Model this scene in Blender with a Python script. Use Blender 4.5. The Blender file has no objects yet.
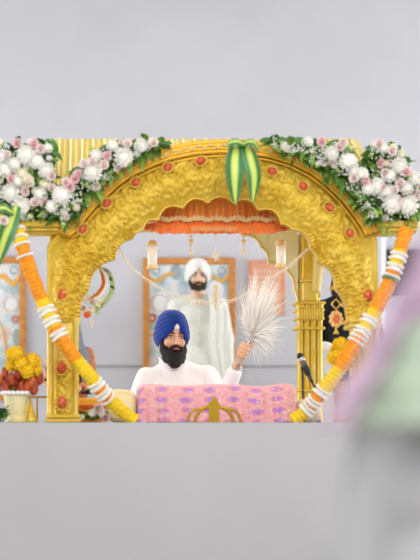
import bpy, math, random
from mathutils import Vector, Matrix, noise, Euler
random.seed(7)
PI = math.pi
SC = bpy.context.scene
COL = SC.collection
F, CX, CY, H = 1400.0, 84.0, 422.0, 0.9      # focal px, principal point, camera height

def P(px, py, d):
    return Vector(((px-CX)*d/F, d, (CY-py)*d/F + H))
def U(d): return d/F                        # metres per pixel at depth d

# ------------------------------------------------------------------ materials
def lin(c):
    return tuple((x/12.92 if x <= .04045 else ((x+.055)/1.055)**2.4) for x in c)
def hx(s):
    s = s.lstrip('#'); return lin(tuple(int(s[i:i+2], 16)/255 for i in (0, 2, 4)))
MATS = {}
def mat(name, col, rough=.6, metal=0., var=None, bump=None, sub=0., trans=0., spec=.4, sheen=0., alpha=1., emit=None):
    """var=(scale, colour2, lo, hi)   bump=(scale, strength)"""
    if name in MATS: return MATS[name]
    m = bpy.data.materials.new(name); m.use_nodes = True
    nt = m.node_tree; b = nt.nodes['Principled BSDF']
    b.inputs['Base Color'].default_value = (*hx(col), 1)
    b.inputs['Roughness'].default_value = rough
    b.inputs['Metallic'].default_value = metal
    b.inputs['Specular IOR Level'].default_value = spec
    b.inputs['Subsurface Weight'].default_value = sub
    b.inputs['Subsurface Radius'].default_value = (.02, .01, .006)
    b.inputs['Transmission Weight'].default_value = trans
    b.inputs['Sheen Weight'].default_value = sheen
    b.inputs['Alpha'].default_value = alpha
    if emit:
        b.inputs['Emission Color'].default_value = (*hx(emit[0]), 1); b.inputs['Emission Strength'].default_value = emit[1]
    tc = nt.nodes.new('ShaderNodeTexCoord')
    if var:
        n = nt.nodes.new('ShaderNodeTexNoise'); n.inputs['Scale'].default_value = var[0]; n.inputs['Detail'].default_value = 5
        r = nt.nodes.new('ShaderNodeValToRGB')
        r.color_ramp.elements[0].position = var[2]; r.color_ramp.elements[0].color = (*hx(col), 1)
        r.color_ramp.elements[1].position = var[3]; r.color_ramp.elements[1].color = (*hx(var[1]), 1)
        nt.links.new(tc.outputs['Object'], n.inputs['Vector'])
        nt.links.new(n.outputs['Fac'], r.inputs['Fac']); nt.links.new(r.outputs['Color'], b.inputs['Base Color'])
    if bump:
        n = nt.nodes.new('ShaderNodeTexNoise'); n.inputs['Scale'].default_value = bump[0]; n.inputs['Detail'].default_value = 6
        bp = nt.nodes.new('ShaderNodeBump'); bp.inputs['Strength'].default_value = bump[1]; bp.inputs['Distance'].default_value = .01
        nt.links.new(tc.outputs['Object'], n.inputs['Vector'])
        nt.links.new(n.outputs['Fac'], bp.inputs['Height']); nt.links.new(bp.outputs['Normal'], b.inputs['Normal'])
    MATS[name] = m
    return m

GOLD = mat('gold_leaf', '#e0bd42', .4, .33, var=(9, '#ebd070', .4, .75), bump=(60, .25))
GOLDR = mat('gold_repousse', '#d6ae2e', .42, .3, var=(6, '#e4c64e', .35, .7), bump=(85, .5))
GOLDP = mat('gold_pale', '#efd98a', .4, .45, var=(6, '#f5e4a4', .4, .7), bump=(40, .2))
GOLDD = mat('old_gold', '#b08c1e', .38, .6, bump=(50, .2))
GEM = mat('red_enamel', '#c9461c', .35, 0, var=(60, '#ef9a68', .5, .8), spec=.5)
VELVET = mat('orange_velvet', '#ff9a2c', .7, 0, var=(14, '#ffae48', .35, .7), sheen=.5)
VELRED = mat('red_velvet', '#fb7a22', .75, 0, var=(20, '#ff9038', .4, .7), sheen=.5)
FRINGE = mat('gold_fringe', '#f2d9a0', .45, .2, bump=(120, .4))
WHITEP = mat('white_petal', '#f7f5ee', .6, sub=.15)
CREAMP = mat('cream_petal', '#f6f0d6', .6, sub=.15)
PINKP = mat('pink_petal', '#ffeae6', .55, sub=.15, var=(40, '#fff0ec', .4, .7))
PINKD = mat('rose_petal', '#fdd2d6', .55, sub=.15, var=(40, '#fddede', .4, .7))
LEAF = mat('leaf_green', '#7aa545', .5, var=(12, '#a3c464', .4, .7))
LEAFD = mat('leaf_dark', '#3c6a2a', .5, var=(12, '#5f9040', .4, .7))
ORANGE = mat('marigold_orange', '#fb9410', .75, var=(60, '#ffad28', .4, .65), bump=(160, .6), sub=.1)
YELLOW = mat('marigold_yellow', '#fccd10', .75, var=(60, '#ffdf3c', .4, .65), bump=(160, .6), sub=.1)
DKRED = mat('dark_red_petal', '#98351c', .5, var=(30, '#c05e30', .45, .7))
WALL = mat('painted_wall', '#c3c4ca', .85, var=(1.2, '#bfc0c7', .4, .6))
FLOORM = mat('marble_floor', '#d5d2ce', .4, var=(2, '#c9c5c0', .4, .7))
DAISM = mat('grey_dais_sheet', '#b9b9bb', .9, var=(1.5, '#b6b6b8', .4, .6))
CEILM = mat('ceiling_paint', '#eceae6', .9)
SKIN = mat('skin', '#e8bb9a', .5, sub=.12, var=(25, '#deab88', .4, .7))
SKINP = mat('skin_fair', '#f0ccb2', .5, sub=.12, var=(25, '#e6bc9e', .4, .7))
HAIR = mat('black_hair', '#16110f', .6, bump=(150, .6))
HAIRB = mat('brown_black_hair', '#2c1d16', .6, bump=(150, .6))
BLUE = mat('royal_blue_muslin', '#0a3391', .85, var=(30, '#0e3d9c', .4, .7), bump=(220, .25), sheen=.15)
WHITET = mat('white_muslin', '#f4f2ee', .8, bump=(220, .15))
KURTA = mat('white_cotton', '#f7f6f8', .8, bump=(45, .35), sheen=.1)
KURTAG = mat('offwhite_cotton', '#e9ece4', .8, bump=(40, .3), sheen=.1)
SHAWL = mat('white_shawl_cloth', '#f0f2ec', .85, bump=(160, .4))
EYEW = mat('eye_white', '#e9e2da', .3)
EYED = mat('eye_dark', '#1d120d', .2)
LIP = mat('lip', '#b06a5c', .5)
BLACK = mat('black_cloth', '#14171d', .85, bump=(60, .3))
DARKM = mat('dark_plastic', '#2a2b2d', .45)
STEEL = mat('steel', '#c9c9c9', .25, .9)
WOODF = mat('orange_wood', '#c5853a', .45, var=(18, '#b57430', .4, .6))
CRYSTAL = mat('cream_bead', '#fbf2dc', .25, 0, spec=.7, alpha=.6)
CRYSW = mat('white_bead', '#fbf6ea', .3, 0, spec=.7)
CREAMC = mat('cream_ceramic', '#f0e2b0', .4, var=(8, '#ecd789', .4, .7))
SAGE = mat('sage_cloth', '#97a796', .9, var=(3.5, '#a8b4a0', .35, .65), bump=(60, .2))
LILAC = mat('lilac_cloth', '#b498b0', .9, var=(4, '#b8a4b0', .35, .7), bump=(60, .2))
HAIRW = mat('white_whisk_hair', '#fdfcfa', .6)
_nt = HAIRW.node_tree; _tr = _nt.nodes.new('ShaderNodeBsdfTranslucent'); _tr.inputs['Color'].default_value = (.97, .96, .94, 1); _mx = _nt.nodes.new('ShaderNodeMixShader'); _mx.inputs[0].default_value = .5
_nt.links.new(_nt.nodes['Principled BSDF'].outputs[0], _mx.inputs[1]); _nt.links.new(_tr.outputs[0], _mx.inputs[2]); _nt.links.new(_mx.outputs[0], _nt.nodes['Material Output'].inputs['Surface'])

# ------------------------------------------------------------------ mesh builder
class MB:
    def __init__(s): s.v = []; s.f = []
    def add(s, vs, fs):
        o = len(s.v); s.v += [Vector(v) for v in vs]; s.f += [tuple(i+o for i in f) for f in fs]; return s
    def box(s, a, b, bev=0):
        x0, y0, z0 = a; x1, y1, z1 = b
        if bev <= 0:
            return s.add([(x0,y0,z0),(x1,y0,z0),(x1,y1,z0),(x0,y1,z0),(x0,y0,z1),(x1,y0,z1),(x1,y1,z1),(x0,y1,z1)],
                     [(0,3,2,1),(4,5,6,7),(0,1,5,4),(1,2,6,5),(2,3,7,6),(3,0,4,7)])
        prof = [(-bev, 0), (0, bev)]
        rings = []
        def ring(ins, z): 
            c = bev
            xs0, xs1, ys0, ys1 = x0+ins, x1-ins, y0+ins, y1-ins
            return [(xs0+c,ys0,z),(xs1-c,ys0,z),(xs1,ys0+c,z),(xs1,ys1-c,z),(xs1-c,ys1,z),(xs0+c,ys1,z),(xs0,ys1-c,z),(xs0,ys0+c,z)]
        vs = ring(bev, z0)+ring(0, z0+bev)+ring(0, z1-bev)+ring(bev, z1)
        fs = [tuple(range(7,-1,-1)), tuple(range(24,32))]
        for k in range(3):
            for i in range(8):
                j = (i+1) % 8; fs.append((k*8+i, k*8+j, k*8+8+j, k*8+8+i))
        return s.add(vs, fs)
    def ell(s, c, r, rot=None, nu=16, nv=10, fn=None):
        c = Vector(c); 
        if not hasattr(r, '__len__'): r = (r, r, r)
        vs = []; fs = []
        M = rot.to_matrix() if isinstance(rot, Euler) else (rot or Matrix.Identity(3))
        for j in range(nv+1):
            ph = PI*j/nv
            for i in range(nu):
                th = 2*PI*i/nu
                p = Vector((math.sin(ph)*math.cos(th), math.sin(ph)*math.sin(th), math.cos(ph)))
                k = fn(p) if fn else 1
                vs.append(c + M @ Vector((p.x*r[0]*k, p.y*r[1]*k, p.z*r[2]*k)))
        for j in range(nv):
            for i in range(nu):
                a = j*nu+i; b = j*nu+(i+1) % nu
                if j == 0: fs.append((a, a+nu, b+nu))
                elif j == nv-1: fs.append((a, a+nu, b))
                else: fs.append((a, a+nu, b+nu, b))
        return s.add(vs, fs)
    def cap(s, a, b, ra, rb=None, n=14):
        rb = ra if rb is None else rb
        a = Vector(a); b = Vector(b); ax = b-a; L = ax.length
        if L < 1e-6: return s.ell(a, ra)
        ax = ax/L
        pts = []; 
        for k in range(5):
            t = PI/2*(1-k/4); pts.append((a-ax*ra*math.sin(t), ra*max(math.cos(t), .02)))
        for k in range(5):
            t = PI/2*k/4; pts.append((b+ax*rb*math.sin(t), rb*max(math.cos(t), .02)))
        return s.tube([p for p, r in pts], [r for p, r in pts], n)
    def tube(s, path, r, n=8, closed=False, caps=True, sq=None):
        path = [Vector(p) for p in path]; m = len(path)
        rs = r if hasattr(r, '__len__') else [r]*m
        vs = []; fs = []; up = None
        for i, p in enumerate(path):
            t = (path[(i+1) % m]-path[i-1]) if closed else (path[min(i+1, m-1)]-path[max(i-1, 0)])
            if t.length < 1e-9: t = Vector((0, 0, 1))
            t.normalize()
            if up is None:
                up = Vector((0, 1, 0)) if abs(t.y) < .9 else Vector((1, 0, 0))
            u = up-t*up.dot(t)
            if u.length < 1e-6: u = t.orthogonal()
            u.normalize(); up = u; w = t.cross(u)
            for k in range(n):
                a = 2*PI*k/n
                vs.append(p+(u*math.cos(a)*(sq or 1)+w*math.sin(a))*rs[i])
        for i in range(m if closed else m-1):
            for k in range(n):
                a = i*n+k; b = i*n+(k+1) % n; c = ((i+1) % m)*n+(k+1) % n; d = ((i+1) % m)*n+k
                fs.append((a, b, c, d))
        if caps and not closed:
            fs.append(tuple(range(n-1, -1, -1))); fs.append(tuple((m-1)*n+k for k in range(n)))
        return s.add(vs, fs)
    def lathe(s, c, prof, n=32, flute=None):
        c = Vector(c); vs = []; fs = []
        for (r, z) in prof:
            for k in range(n):
                a = 2*PI*k/n; rr = r*(flute(a, z) if flute else 1)
                vs.append(c+Vector((rr*math.cos(a), rr*math.sin(a), z)))
        m = len(prof)
        for i in range(m-1):
            for k in range(n):
                a = i*n+k; b = i*n+(k+1) % n; fs.append((a, b, b+n, a+n))
        fs.append(tuple(range(n-1, -1, -1))); fs.append(tuple((m-1)*n+k for k in range(n)))
        return s.add(vs, fs)
    def sheet(s, fn, nu, nv, thick=None):
        """fn(u,v)->Vector ; thick: vector offset for a back side"""
        vs = [Vector(fn(i/nu, j/nv)) for j in range(nv+1) for i in range(nu+1)]
        fs = []; W = nu+1
        for j in range(nv):
            for i in range(nu):
                a = j*W+i; fs.append((a, a+1, a+W+1, a+W))
        if thick is not None:
            o = len(vs); T = Vector(thick)
            vs += [v+T for v in vs[:o]]
            fs += [tuple(i+o for i in reversed(f)) for f in fs[:]]
            bd = [i for i in range(W)]+[j*W+nu for j in range(1, nv+1)]+[nv*W+i for i in range(nu-1, -1, -1)]+[j*W for j in range(nv-1, 0, -1)]
            for k in range(len(bd)):
                a = bd[k]; b = bd[(k+1) % len(bd)]; fs.append((a, a+o, b+o, b))
        return s.add(vs, fs)
    def prism(s, poly, y0, y1, zx=None):
        """poly: list of (x,z); extruded along y"""
        n = len(poly)
        vs = [(x, y0, z) for x, z in poly]+[(x, y1, z) for x, z in poly]
        fs = [tuple(range(n)), tuple(range(2*n-1, n-1, -1))]
        for i in range(n):
            j = (i+1) % n; fs.append((i, i+n, j+n, j))
        return s.add(vs, fs)
    def xf(s, M, start=0):
        for i in range(start, len(s.v)): s.v[i] = M @ s.v[i]
        return s

WL = {}
def link(o, parent=None):
    COL.objects.link(o)
    if parent: o.parent = parent
    return o
def obj(name, mb, m, parent=None, local=False, smooth=True, label=None, origin=None):
    off = Vector((0, 0, 0))
    if parent is not None and not local: off = WL.get(parent.name, Vector((0, 0, 0)))
    if origin is not None: off = Vector(origin)
    me = bpy.data.meshes.new(name)
    me.from_pydata([tuple(v-off) for v in mb.v], [], mb.f); me.update()
    if smooth:
        me.polygons.foreach_set('use_smooth', [True]*len(me.polygons))
    me.materials.append(m)
    o = bpy.data.objects.new(name, me); link(o, parent)
    if origin is not None and parent is None: o.location = origin
    WL[o.name] = off if (parent is not None or origin is not None) else Vector((0, 0, 0))
    if label: o['label'] = label
    return o
def tag(o, label, cat, group=None, kind=None):
    o['label'] = label; o['category'] = cat
    if group: o['group'] = group
    if kind: o['kind'] = kind
    return o
def thing(name, label, cat, loc=(0, 0, 0), rz=0, group=None):
    o = bpy.data.objects.new(name, None); COL.objects.link(o); o.empty_display_size = .05
    o.location = loc; o.rotation_euler = (0, 0, rz); WL[o.name] = Vector(loc)
    return tag(o, label, cat, group)
def struct(name, mb, m, smooth=False):
    o = obj(name, mb, m, smooth=smooth); o['kind'] = 'structure'; return o
def inst(name, me, parent, loc, rot=(0, 0, 0), sc=1):
    o = bpy.data.objects.new(name, me); link(o, parent)
    o.location = Vector(loc)-WL.get(parent.name, Vector((0, 0, 0))); o.rotation_euler = rot; o.scale = (sc, sc, sc)
    return o
def sharp(o, ang=35):
    o.data.polygons.foreach_set('use_smooth', [True]*len(o.data.polygons))
    o.data.set_sharp_from_angle(angle=math.radians(ang)) if hasattr(o.data, 'set_sharp_from_angle') else None
    return o
def remesh(mb, voxel, smooth=6, disp=None):
    """voxel-union of the builder's pieces -> new MB"""
    me = bpy.data.meshes.new('tmp'); me.from_pydata([tuple(v) for v in mb.v], [], mb.f); me.update()
    o = bpy.data.objects.new('tmp', me); COL.objects.link(o)
    r = o.modifiers.new('r', 'REMESH'); r.mode = 'VOXEL'; r.voxel_size = voxel
    s = o.modifiers.new('s', 'SMOOTH'); s.factor = .5; s.iterations = smooth
    dg = bpy.context.evaluated_depsgraph_get(); dg.update()
    ev = o.evaluated_get(dg); m2 = ev.to_mesh()
    out = MB(); out.v = [v.co.copy() for v in m2.vertices]; out.f = [tuple(p.vertices) for p in m2.polygons]
    if disp:
        ns = [v.normal.copy() for v in m2.vertices]
        out.v = [v+n*disp(v) for v, n in zip(out.v, ns)]
    ev.to_mesh_clear(); bpy.data.objects.remove(o); bpy.data.meshes.remove(me)
    return out
def resample(pts, n):
    pts = [Vector(p) for p in pts]; L = [0]
    for a, b in zip(pts, pts[1:]): L.append(L[-1]+(b-a).length)
    out = []; k = 0
    for i in range(n):
        s = L[-1]*i/(n-1)
        while k < len(pts)-2 and L[k+1] < s: k += 1
        t = (s-L[k])/max(L[k+1]-L[k], 1e-9); out.append(pts[k].lerp(pts[k+1], min(max(t, 0), 1)))
    return out
def spline(pts, n):
    pts = [Vector(p) for p in pts]; out = []
    q = [pts[0]*2-pts[1]]+pts+[pts[-1]*2-pts[-2]]
    for i in range(1, len(q)-2):
        p0, p1, p2, p3 = q[i-1:i+3]
        for k in range(12):
            t = k/12
            out.append(.5*((2*p1)+(p2-p0)*t+(2*p0-5*p1+4*p2-p3)*t*t+(-p0+3*p1-3*p2+p3)*t**3))
    out.append(pts[-1]); return resample(out, n)

# ------------------------------------------------------------------ the room
FZ, STZ, DZ = 0.0, H-.30, H-.003            # hall floor, rear stage, front dais top
WY = 13.0
struct('floor', MB().box((-5, -1.5, -.1), (6.5, 7.6, 0)), FLOORM)
struct('wall_back', MB().box((-5, WY, -.1), (6.5, WY+.15, 5.1)), WALL)
struct('wall_left', MB().box((-5.15, 3, -.1), (-5, WY+.15, 5.1)), WALL)
struct('wall_right', MB().box((6.5, 3, -.1), (6.65, WY+.15, 5.1)), WALL)
struct('ceiling', MB().box((-5.15, 1.0, 5.1), (6.65, WY+.15, 5.25)), CEILM)
struct('trim_1', MB().box((-5, WY-.012, P(0, 367, WY).z), (6.5, WY, P(0, 365.6, WY).z)), mat('groove_grey', '#8f8e90', .8))
def dais_face(u, v):
    x = -4.5+11*u
    return Vector((x, 7.6+.006*math.sin(x*7)+.004*math.sin(x*17+1)+.03*(1-v)*0, DZ*v))
d = MB().sheet(dais_face, 220, 4); d.sheet(lambda u, v: Vector((-4.5+11*u, 7.6+.006*math.sin((-4.5+11*u)*7)*(1-v)+.004*math.sin((-4.5+11*u)*17+1)*(1-v)+1.04*v, DZ)), 220, 1)
d.box((-4.5, 7.65, .0), (6.5, 8.64, DZ-.002))
o = struct('floor_dais', d, DAISM, smooth=True); sharp(o)
struct('floor_stage', MB().box((-5, 8.64, -.1), (6.5, WY, STZ)), FLOORM)
# pale door jamb beside the right pillar
j = MB(); 
a = P(378, 0, WY-.1).x; b = P(385.5, 0, WY-.1).x
j.box((a, WY-.12, STZ), (b, WY, P(0, 238, WY-.1).z)); j.box((a+.02, WY-.15, STZ), (a+.035, WY-.12, P(0, 238, WY-.1).z))
struct('trim_2', j, mat('jamb_paint', '#e3e6ea', .6))

# ------------------------------------------------------------------ framed pictures on the back wall
def framed(label, x0, y0, x1, y1, extra, fw=6.5, name='framed_picture'):
    dd = WY-.02
    A = P(x0, y1, dd); B = P(x1, y0, dd); w = fw*U(dd)
    t = thing(name, label, 'picture', (A.x, dd, A.z))
    m = MB()
    m.box((A.x, dd-.035, A.z), (A.x+w, dd+.02, B.z), .006); m.box((B.x-w, dd-.035, A.z), (B.x, dd+.02, B.z), .006)
    m.box((A.x+w, dd-.034, A.z), (B.x-w, dd+.02, A.z+w), .006); m.box((A.x+w, dd-.034, B.z-w), (B.x-w, dd+.02, B.z), .006)
    sharp(obj('frame', m, WOODF, t))
    n = MB().box((A.x+w*.8, dd-.008, A.z+w*.8), (B.x-w*.8, dd+.004, B.z-w*.8))
    obj('print', n, extra, t, smooth=False)
    return t, dd
def print_mat():
    m = bpy.data.materials.new('painted_print'); m.use_nodes = True; nt = m.node_tree; b = nt.nodes['Principled BSDF']
    tc = nt.nodes.new('ShaderNodeTexCoord'); n = nt.nodes.new('ShaderNodeTexNoise'); n.inputs['Scale'].default_value = 4.5; n.inputs['Detail'].default_value = 3
    r = nt.nodes.new('ShaderNodeValToRGB'); cr = r.color_ramp
    cols = [(.28, '#7f8f86'), (.40, '#9fb2b8'), (.48, '#b9c6cc'), (.55, '#cfd0d0'), (.62, '#d4c2b8'), (.72, '#b9a79c')]
    cr.elements[0].position = cols[0][0]; cr.elements[0].color = (*hx(cols[0][1]), 1)
    cr.elements[1].position = cols[-1][0]; cr.elements[1].color = (*hx(cols[-1][1]), 1)
    for p, c in cols[1:-1]:
        e = cr.elements.new(p); e.color = (*hx(c), 1)
    nt.links.new(tc.outputs['Object'], n.inputs['Vector']); nt.links.new(n.outputs['Fac'], r.inputs['Fac']); nt.links.new(r.outputs['Color'], b.inputs['Base Color'])
    b.inputs['Roughness'].default_value = .25
    return m
PRINT = print_mat()
INK = mat('print_ink', '#6f7784', .5); INKO = mat('print_marigold', '#d69a3c', .5, var=(40, '#e0b050', .4, .6)); INKR = mat('print_red', '#b9563f', .5)
INKP = mat('print_portrait_white', '#d8dadb', .5); INKG = mat('print_portrait_slate', '#93a1a9', .5); INKS = mat('print_skin', '#cba791', .5)
def ring2(t, dd, px, py, r, m=INK, w=.9, nm='ring_emblem'):
    c = P(px, py, dd-.012)
    obj(nm, MB().tube([c+Vector((math.cos(a)*r*U(dd), 0, math.sin(a)*r*U(dd))) for a in [2*PI*k/28 for k in range(28)]], w*U(dd)*.5, 6, closed=True, sq=.3), m, t)
def swag2(t, dd, pts, r=1.7):
    pa = spline([P(x, y, dd-.014) for x, y in pts], 40)
    mb = MB()
    for i, p in enumerate(pa):
        mb.ell(p, (r*U(dd)*(.75+.4*random.random()), .004, r*U(dd)*(.75+.4*random.random())), nu=8, nv=5)
    obj('marigold_swag', mb, INKO, t)
def blob2(t, dd, px, py, rx, ry, m, nm):
    obj(nm, MB().ell(P(px, py, dd-.008), (rx*U(dd), .005, ry*U(dd)), nu=24, nv=8), m, t)
t, dd = framed('wide wooden framed print hanging behind the two turbaned men', 143, 258, 235, 390, PRINT)
ring2(t, dd, 156, 270.5, 3.6); ring2(t, dd, 222, 271, 3.6)
swag2(t, dd, [(149.5, 277), (153, 280), (158, 281), (163, 277), (169, 274), (173, 274)]); swag2(t, dd, [(208, 276), (213, 276), (218, 280), (223, 281), (228, 276)])
blob2(t, dd, 161, 303, 8, 12, INKP, 'portrait'); blob2(t, dd, 176, 272, 6, 8, INKG, 'portrait'); blob2(t, dd, 216, 290, 8, 10, INKP, 'portrait')
ring2(t, dd, 160, 303, 8.5, INKS, 1.2); ring2(t, dd, 152.5, 318, 3.2, INKR, 2.6)
blob2(t, dd, 155, 335, 5, 2.4, INKS, 'motif'); blob2(t, dd, 153, 326, 4, 4, mat('print_teal', '#9fb9a8', .5), 'motif')
t, dd = framed('wooden framed print on the wall beyond the left garland and vase', -56, 257, 26, 400, PRINT)
ring2(t, dd, 14, 270, 3.8); swag2(t, dd, [(-8, 274), (-2, 277), (3, 276), (9, 281), (14, 284), (19, 277)], 2.3)
blob2(t, dd, 12, 304, 7, 9, INKP, 'portrait'); blob2(t, dd, 0, 296, 5, 7, INKP, 'portrait'); blob2(t, dd, 12.5, 293.5, 1.4, 1.4, INKG, 'motif')
ring2(t, dd, 11, 304, 7.2, INKS, 1.1); ring2(t, dd, 15.5, 319, 3.2, INKR, 1.6); blob2(t, dd, 15.5, 319, 2, 2, INKS, 'motif')
swag2(t, dd, [(-2, 322), (3, 330), (5, 342), (6, 355)], 1.2); blob2(t, dd, 17, 338, 5, 9, mat('print_sage', '#93a497', .5), 'motif')
# orange text board
dd = WY-.02; A = P(248.5, 315, dd); B = P(285, 260.5, dd)
t = thing('text_board', 'peach orange wall board with pale lines of script behind the whisk', 'sign', (A.x, dd, A.z))
obj('board', MB().box((A.x, dd-.02, A.z), (B.x, dd+.02, B.z), .004), mat('peach_board', '#d99a77', .6, var=(5, '#cf9079', .4, .7)), t, smooth=False)
LET = mat('pale_lettering', '#efd6c6', .6)
for (ya, xa, xb) in ((270.5, 254, 275), (276.5, 251, 281), (281.8, 252, 277)):
    mb = MB(); x = xa
    while x < xb:
        wd = random.choice((2.6, 3.4, 4.4, 5)); x2 = min(x+wd, xb)
        mb.tube([P(x, ya, dd-.022), P(x2, ya, dd-.022)], .0035, 5)
        xx = x+.3
        while xx < x2:
            k = random.random(); hh = random.uniform(1.8, 2.9)
            if k < .5: mb.tube([P(xx, ya, dd-.022), P(xx, ya+hh, dd-.022)], .003, 5)
            else: mb.tube([P(xx, ya, dd-.022), P(xx+.9, ya+hh*.5, dd-.022), P(xx, ya+hh*.8, dd-.022), P(xx+.8, ya+hh, dd-.022)], .003, 5)
            xx += 1.3
        x = x2+.8
    obj('script_line', mb, LET, t)
ring2(t, dd, 264, 264.5, .9, LET, .8, 'ornament'); 
mb = MB(); mb.tube([P(250.5, 262.5, dd-.021), P(283, 262.5, dd-.021), P(283, 313, dd-.021), P(250.5, 313, dd-.021)], .003, 5, closed=True); obj('border_line', mb, mat('peach_dark', '#b9765f', .6), t)
obj('seal', MB().ell(P(274, 305.5, dd-.02), (2.6*U(dd), .006, 2.6*U(dd)), nu=18, nv=8), mat('seal_gold', '#d8b36c', .4), t)
# dark screen right of the palki
dd = WY-.03; A = P(386, 296, dd); B = P(432, 250, dd)
t = thing('wall_screen', 'dark wall screen seen behind the top of the right garland', 'screen', (A.x, dd, A.z))
sharp(obj('bezel', MB().box((A.x, dd-.04, A.z), (B.x, dd+.02, B.z), .008), DARKM, t))
obj('panel', MB().box((A.x+.03, dd-.043, A.z+.03), (B.x-.03, dd-.038, B.z-.03)), mat('screen_glass', '#2c2a28', .15), t, smooth=False)

# ------------------------------------------------------------------ the golden palki
DF, DR = 8.2, 10.12
uF = U(DF)
palki = thing('palki_canopy', 'carved golden canopy pavilion with scalloped arch and pillars', 'canopy', (P(214, 0, DF).x, DF, DZ))
def arc(a, b, bulge, n=14, side=1):
    a = Vector((*a, 0)); b = Vector((*b, 0)); d_ = b-a; nn = Vector((d_.y, -d_.x, 0))*side
    return [a+d_*t+nn*bulge*4*t*(1-t) for t in [i/n for i in range(n)]]
cusps = [(79, 322), (80, 303), (88, 291), (103, 263), (115, 259), (133, 238), (143, 229), (158, 220), (183, 208), (208, 203)]
cuspsR = [(233, 203), (258, 210), (281, 224), (292, 229), (311, 248), (318, 262), (336, 287), (346, 303), (349, 322)]
inner = []
def chain(c, bl):
    out = []
    for k in range(len(c)-1): out += arc(c[k], c[k+1], bl[k])
    return out
inner += chain(cusps, [0, .05, .12, .05, .2, .14, .26, .28, .28])
inner += arc((208, 203), (220, 196.5), .12, 10, 1)+arc((220, 196.5), (233, 203), .12, 10, 1)
inner += chain(cuspsR, [.28, .28, .14, .24, .12, .2, .05, 0])+[Vector((349, 322, 0))]
outer = [(47, 322), (47, 280), (47, 246), (55, 236), (66, 228), (76, 215), (85, 204), (98, 191), (112, 178), (127, 168), (146, 158.5), (168, 150.5), (192, 145.5), (218, 143.5), (246, 144.5), (272, 148.5), (295, 155.5), (315, 165.5), (333, 179), (348, 194), (360, 209), (370, 224), (377, 240), (378, 280), (378, 322)]
NA, NW = 720, 34
inn = resample(inner, NA); 
out_ = resample([Vector((*p, 0)) for p in outer], NA)
# re-balance so that both edges pair by angle round the opening
cen = Vector((214, 300, 0))
def by_angle(poly, n):
    res = []; an = []
    for p in poly:
        q = p-cen; an.append(math.atan2(-q.y, q.x) if True else 0)
    # unwrap from left (pi) to right (0)
    an = [a if a > -1.2 else a+2*PI for a in an]
    a0, a1 = an[0], an[-1]
    k = 0; mono = []
    m = 99
    for a in an:
        m = min(m, a); mono.append(m)
    for i in range(n):
        a = a0+(a1-a0)*i/(n-1)
        while k < len(poly)-2 and mono[k+1] > a: k += 1
        dn = mono[k]-mono[k+1]; t_ = (mono[k]-a)/dn if dn > 1e-9 else 0
        res.append(poly[k].lerp(poly[k+1], min(max(t_, 0), 1)))
    return res
inn = by_angle(inn, NA); out_ = by_angle(out_, NA)
# scroll centres for the repousse
scr = []
for i in range(8, NA-8, 19):
    for w, sg in ((.26, 1), (.58, -1)):
        c = inn[i].lerp(out_[i], w); scr.append((c.x, c.y, 9.5+3*random.random(), sg*(1 if i % 2 else -1), random.random()*6))
def relief(x, y):
    h = 0
    for cx, cy, R, sg, p0 in scr:
        dx = x-cx; dy = y-cy
        if abs(dx) > R or abs(dy) > R: continue
        r = math.hypot(dx, dy)
        if r >= R: continue
        th = math.atan2(dy, dx)
        s = .5+.5*math.cos(r*.95+sg*2*th+p0)
        pet = .5+.5*math.cos(5*th+p0)
        v = (s*.75+pet*.3*(r/R))*(1-(r/R)**2.5)
        h = max(h, v)
    n = noise.noise(Vector((x*.16, y*.16, 3.1)))
    n2 = 1-abs(noise.noise(Vector((x*.33, y*.33, 9.7))))*2
    return .95*h+.10*n2+.16*n
def plate(u, v):
    i = min(int(round(u*(NA-1))), NA-1)
    p = inn[i].lerp(out_[i], v)
    edge = min(1, v/.06)*min(1, (1-v)/.12)
    h = relief(p.x, p.y)*.034*max(edge, 0)
    # dished face: the carved zone leans back towards the opening
    lean = .05*math.sin(PI*min(1, v*1.1))
    q = P(p.x, p.y, DF); q.y += -h-lean+.0
    return q
mb = MB().sheet(plate, NA-1, NW)
# back and rims
o0 = len(mb.v)
W = NA
bd = [i for i in range(W)]+[j*W+W-1 for j in range(1, NW+1)]+[NW*W+i for i in range(W-2, -1, -1)]+[j*W for j in range(NW-1, 0, -1)]
backs = [Vector((mb.v[k].x, DF+.09, mb.v[k].z)) for k in bd]
mb.v += backs; n_ = len(bd)
for k in range(n_): mb.f.append((bd[k], o0+k, o0+(k+1) % n_, bd[(k+1) % n_]))
for i in range(W-1):   # flat back
    a = o0+i; b = o0+i+1; c = o0+(W-1+NW)+(W-1-(i+1)); dd_ = o0+(W-1+NW)+(W-1-i)
    if c < len(mb.v) and dd_ < len(mb.v): mb.f.append((a, dd_, c, b))
obj('front_arch', mb, GOLDR, palki)
# trims
trim = MB().tube([P(p.x, p.y, DF)+Vector((0, -.006, 0)) for p in inn[::2]], .9*uF, 8)
obj('scalloped_trim', trim, GOLD, palki)
lf = MB()
for i in range(4, NA-4, 6):
    p = inn[i]; o_c = (out_[i]-p).normalized()
    if p.y < 234: continue
    q = P(p.x+o_c.x*2.0, p.y+o_c.y*2.0, DF)+Vector((0, -.022, 0))
    dv = Vector((-o_c.x, 0, o_c.y)).normalized(); sd = Vector((dv.z, 0, -dv.x))
    R_ = Matrix((sd, Vector((0, 1, 0)), dv)).transposed()
    k = 1+.35*math.sin(i*.9)
    lf.ell(q, (1.7*uF*k, .012, 3.0*uF*k), rot=R_, nu=8, nv=7)
obj('leaf_fringe', lf, GOLDR, palki)
def offs(k): return [out_[i].lerp(inn[i], k) for i in range(0, NA, 3)]
md = MB()
ia, ib = 0, 0
sel = [i for i in range(0, NA, 3) if out_[i].y < 234]
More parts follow.
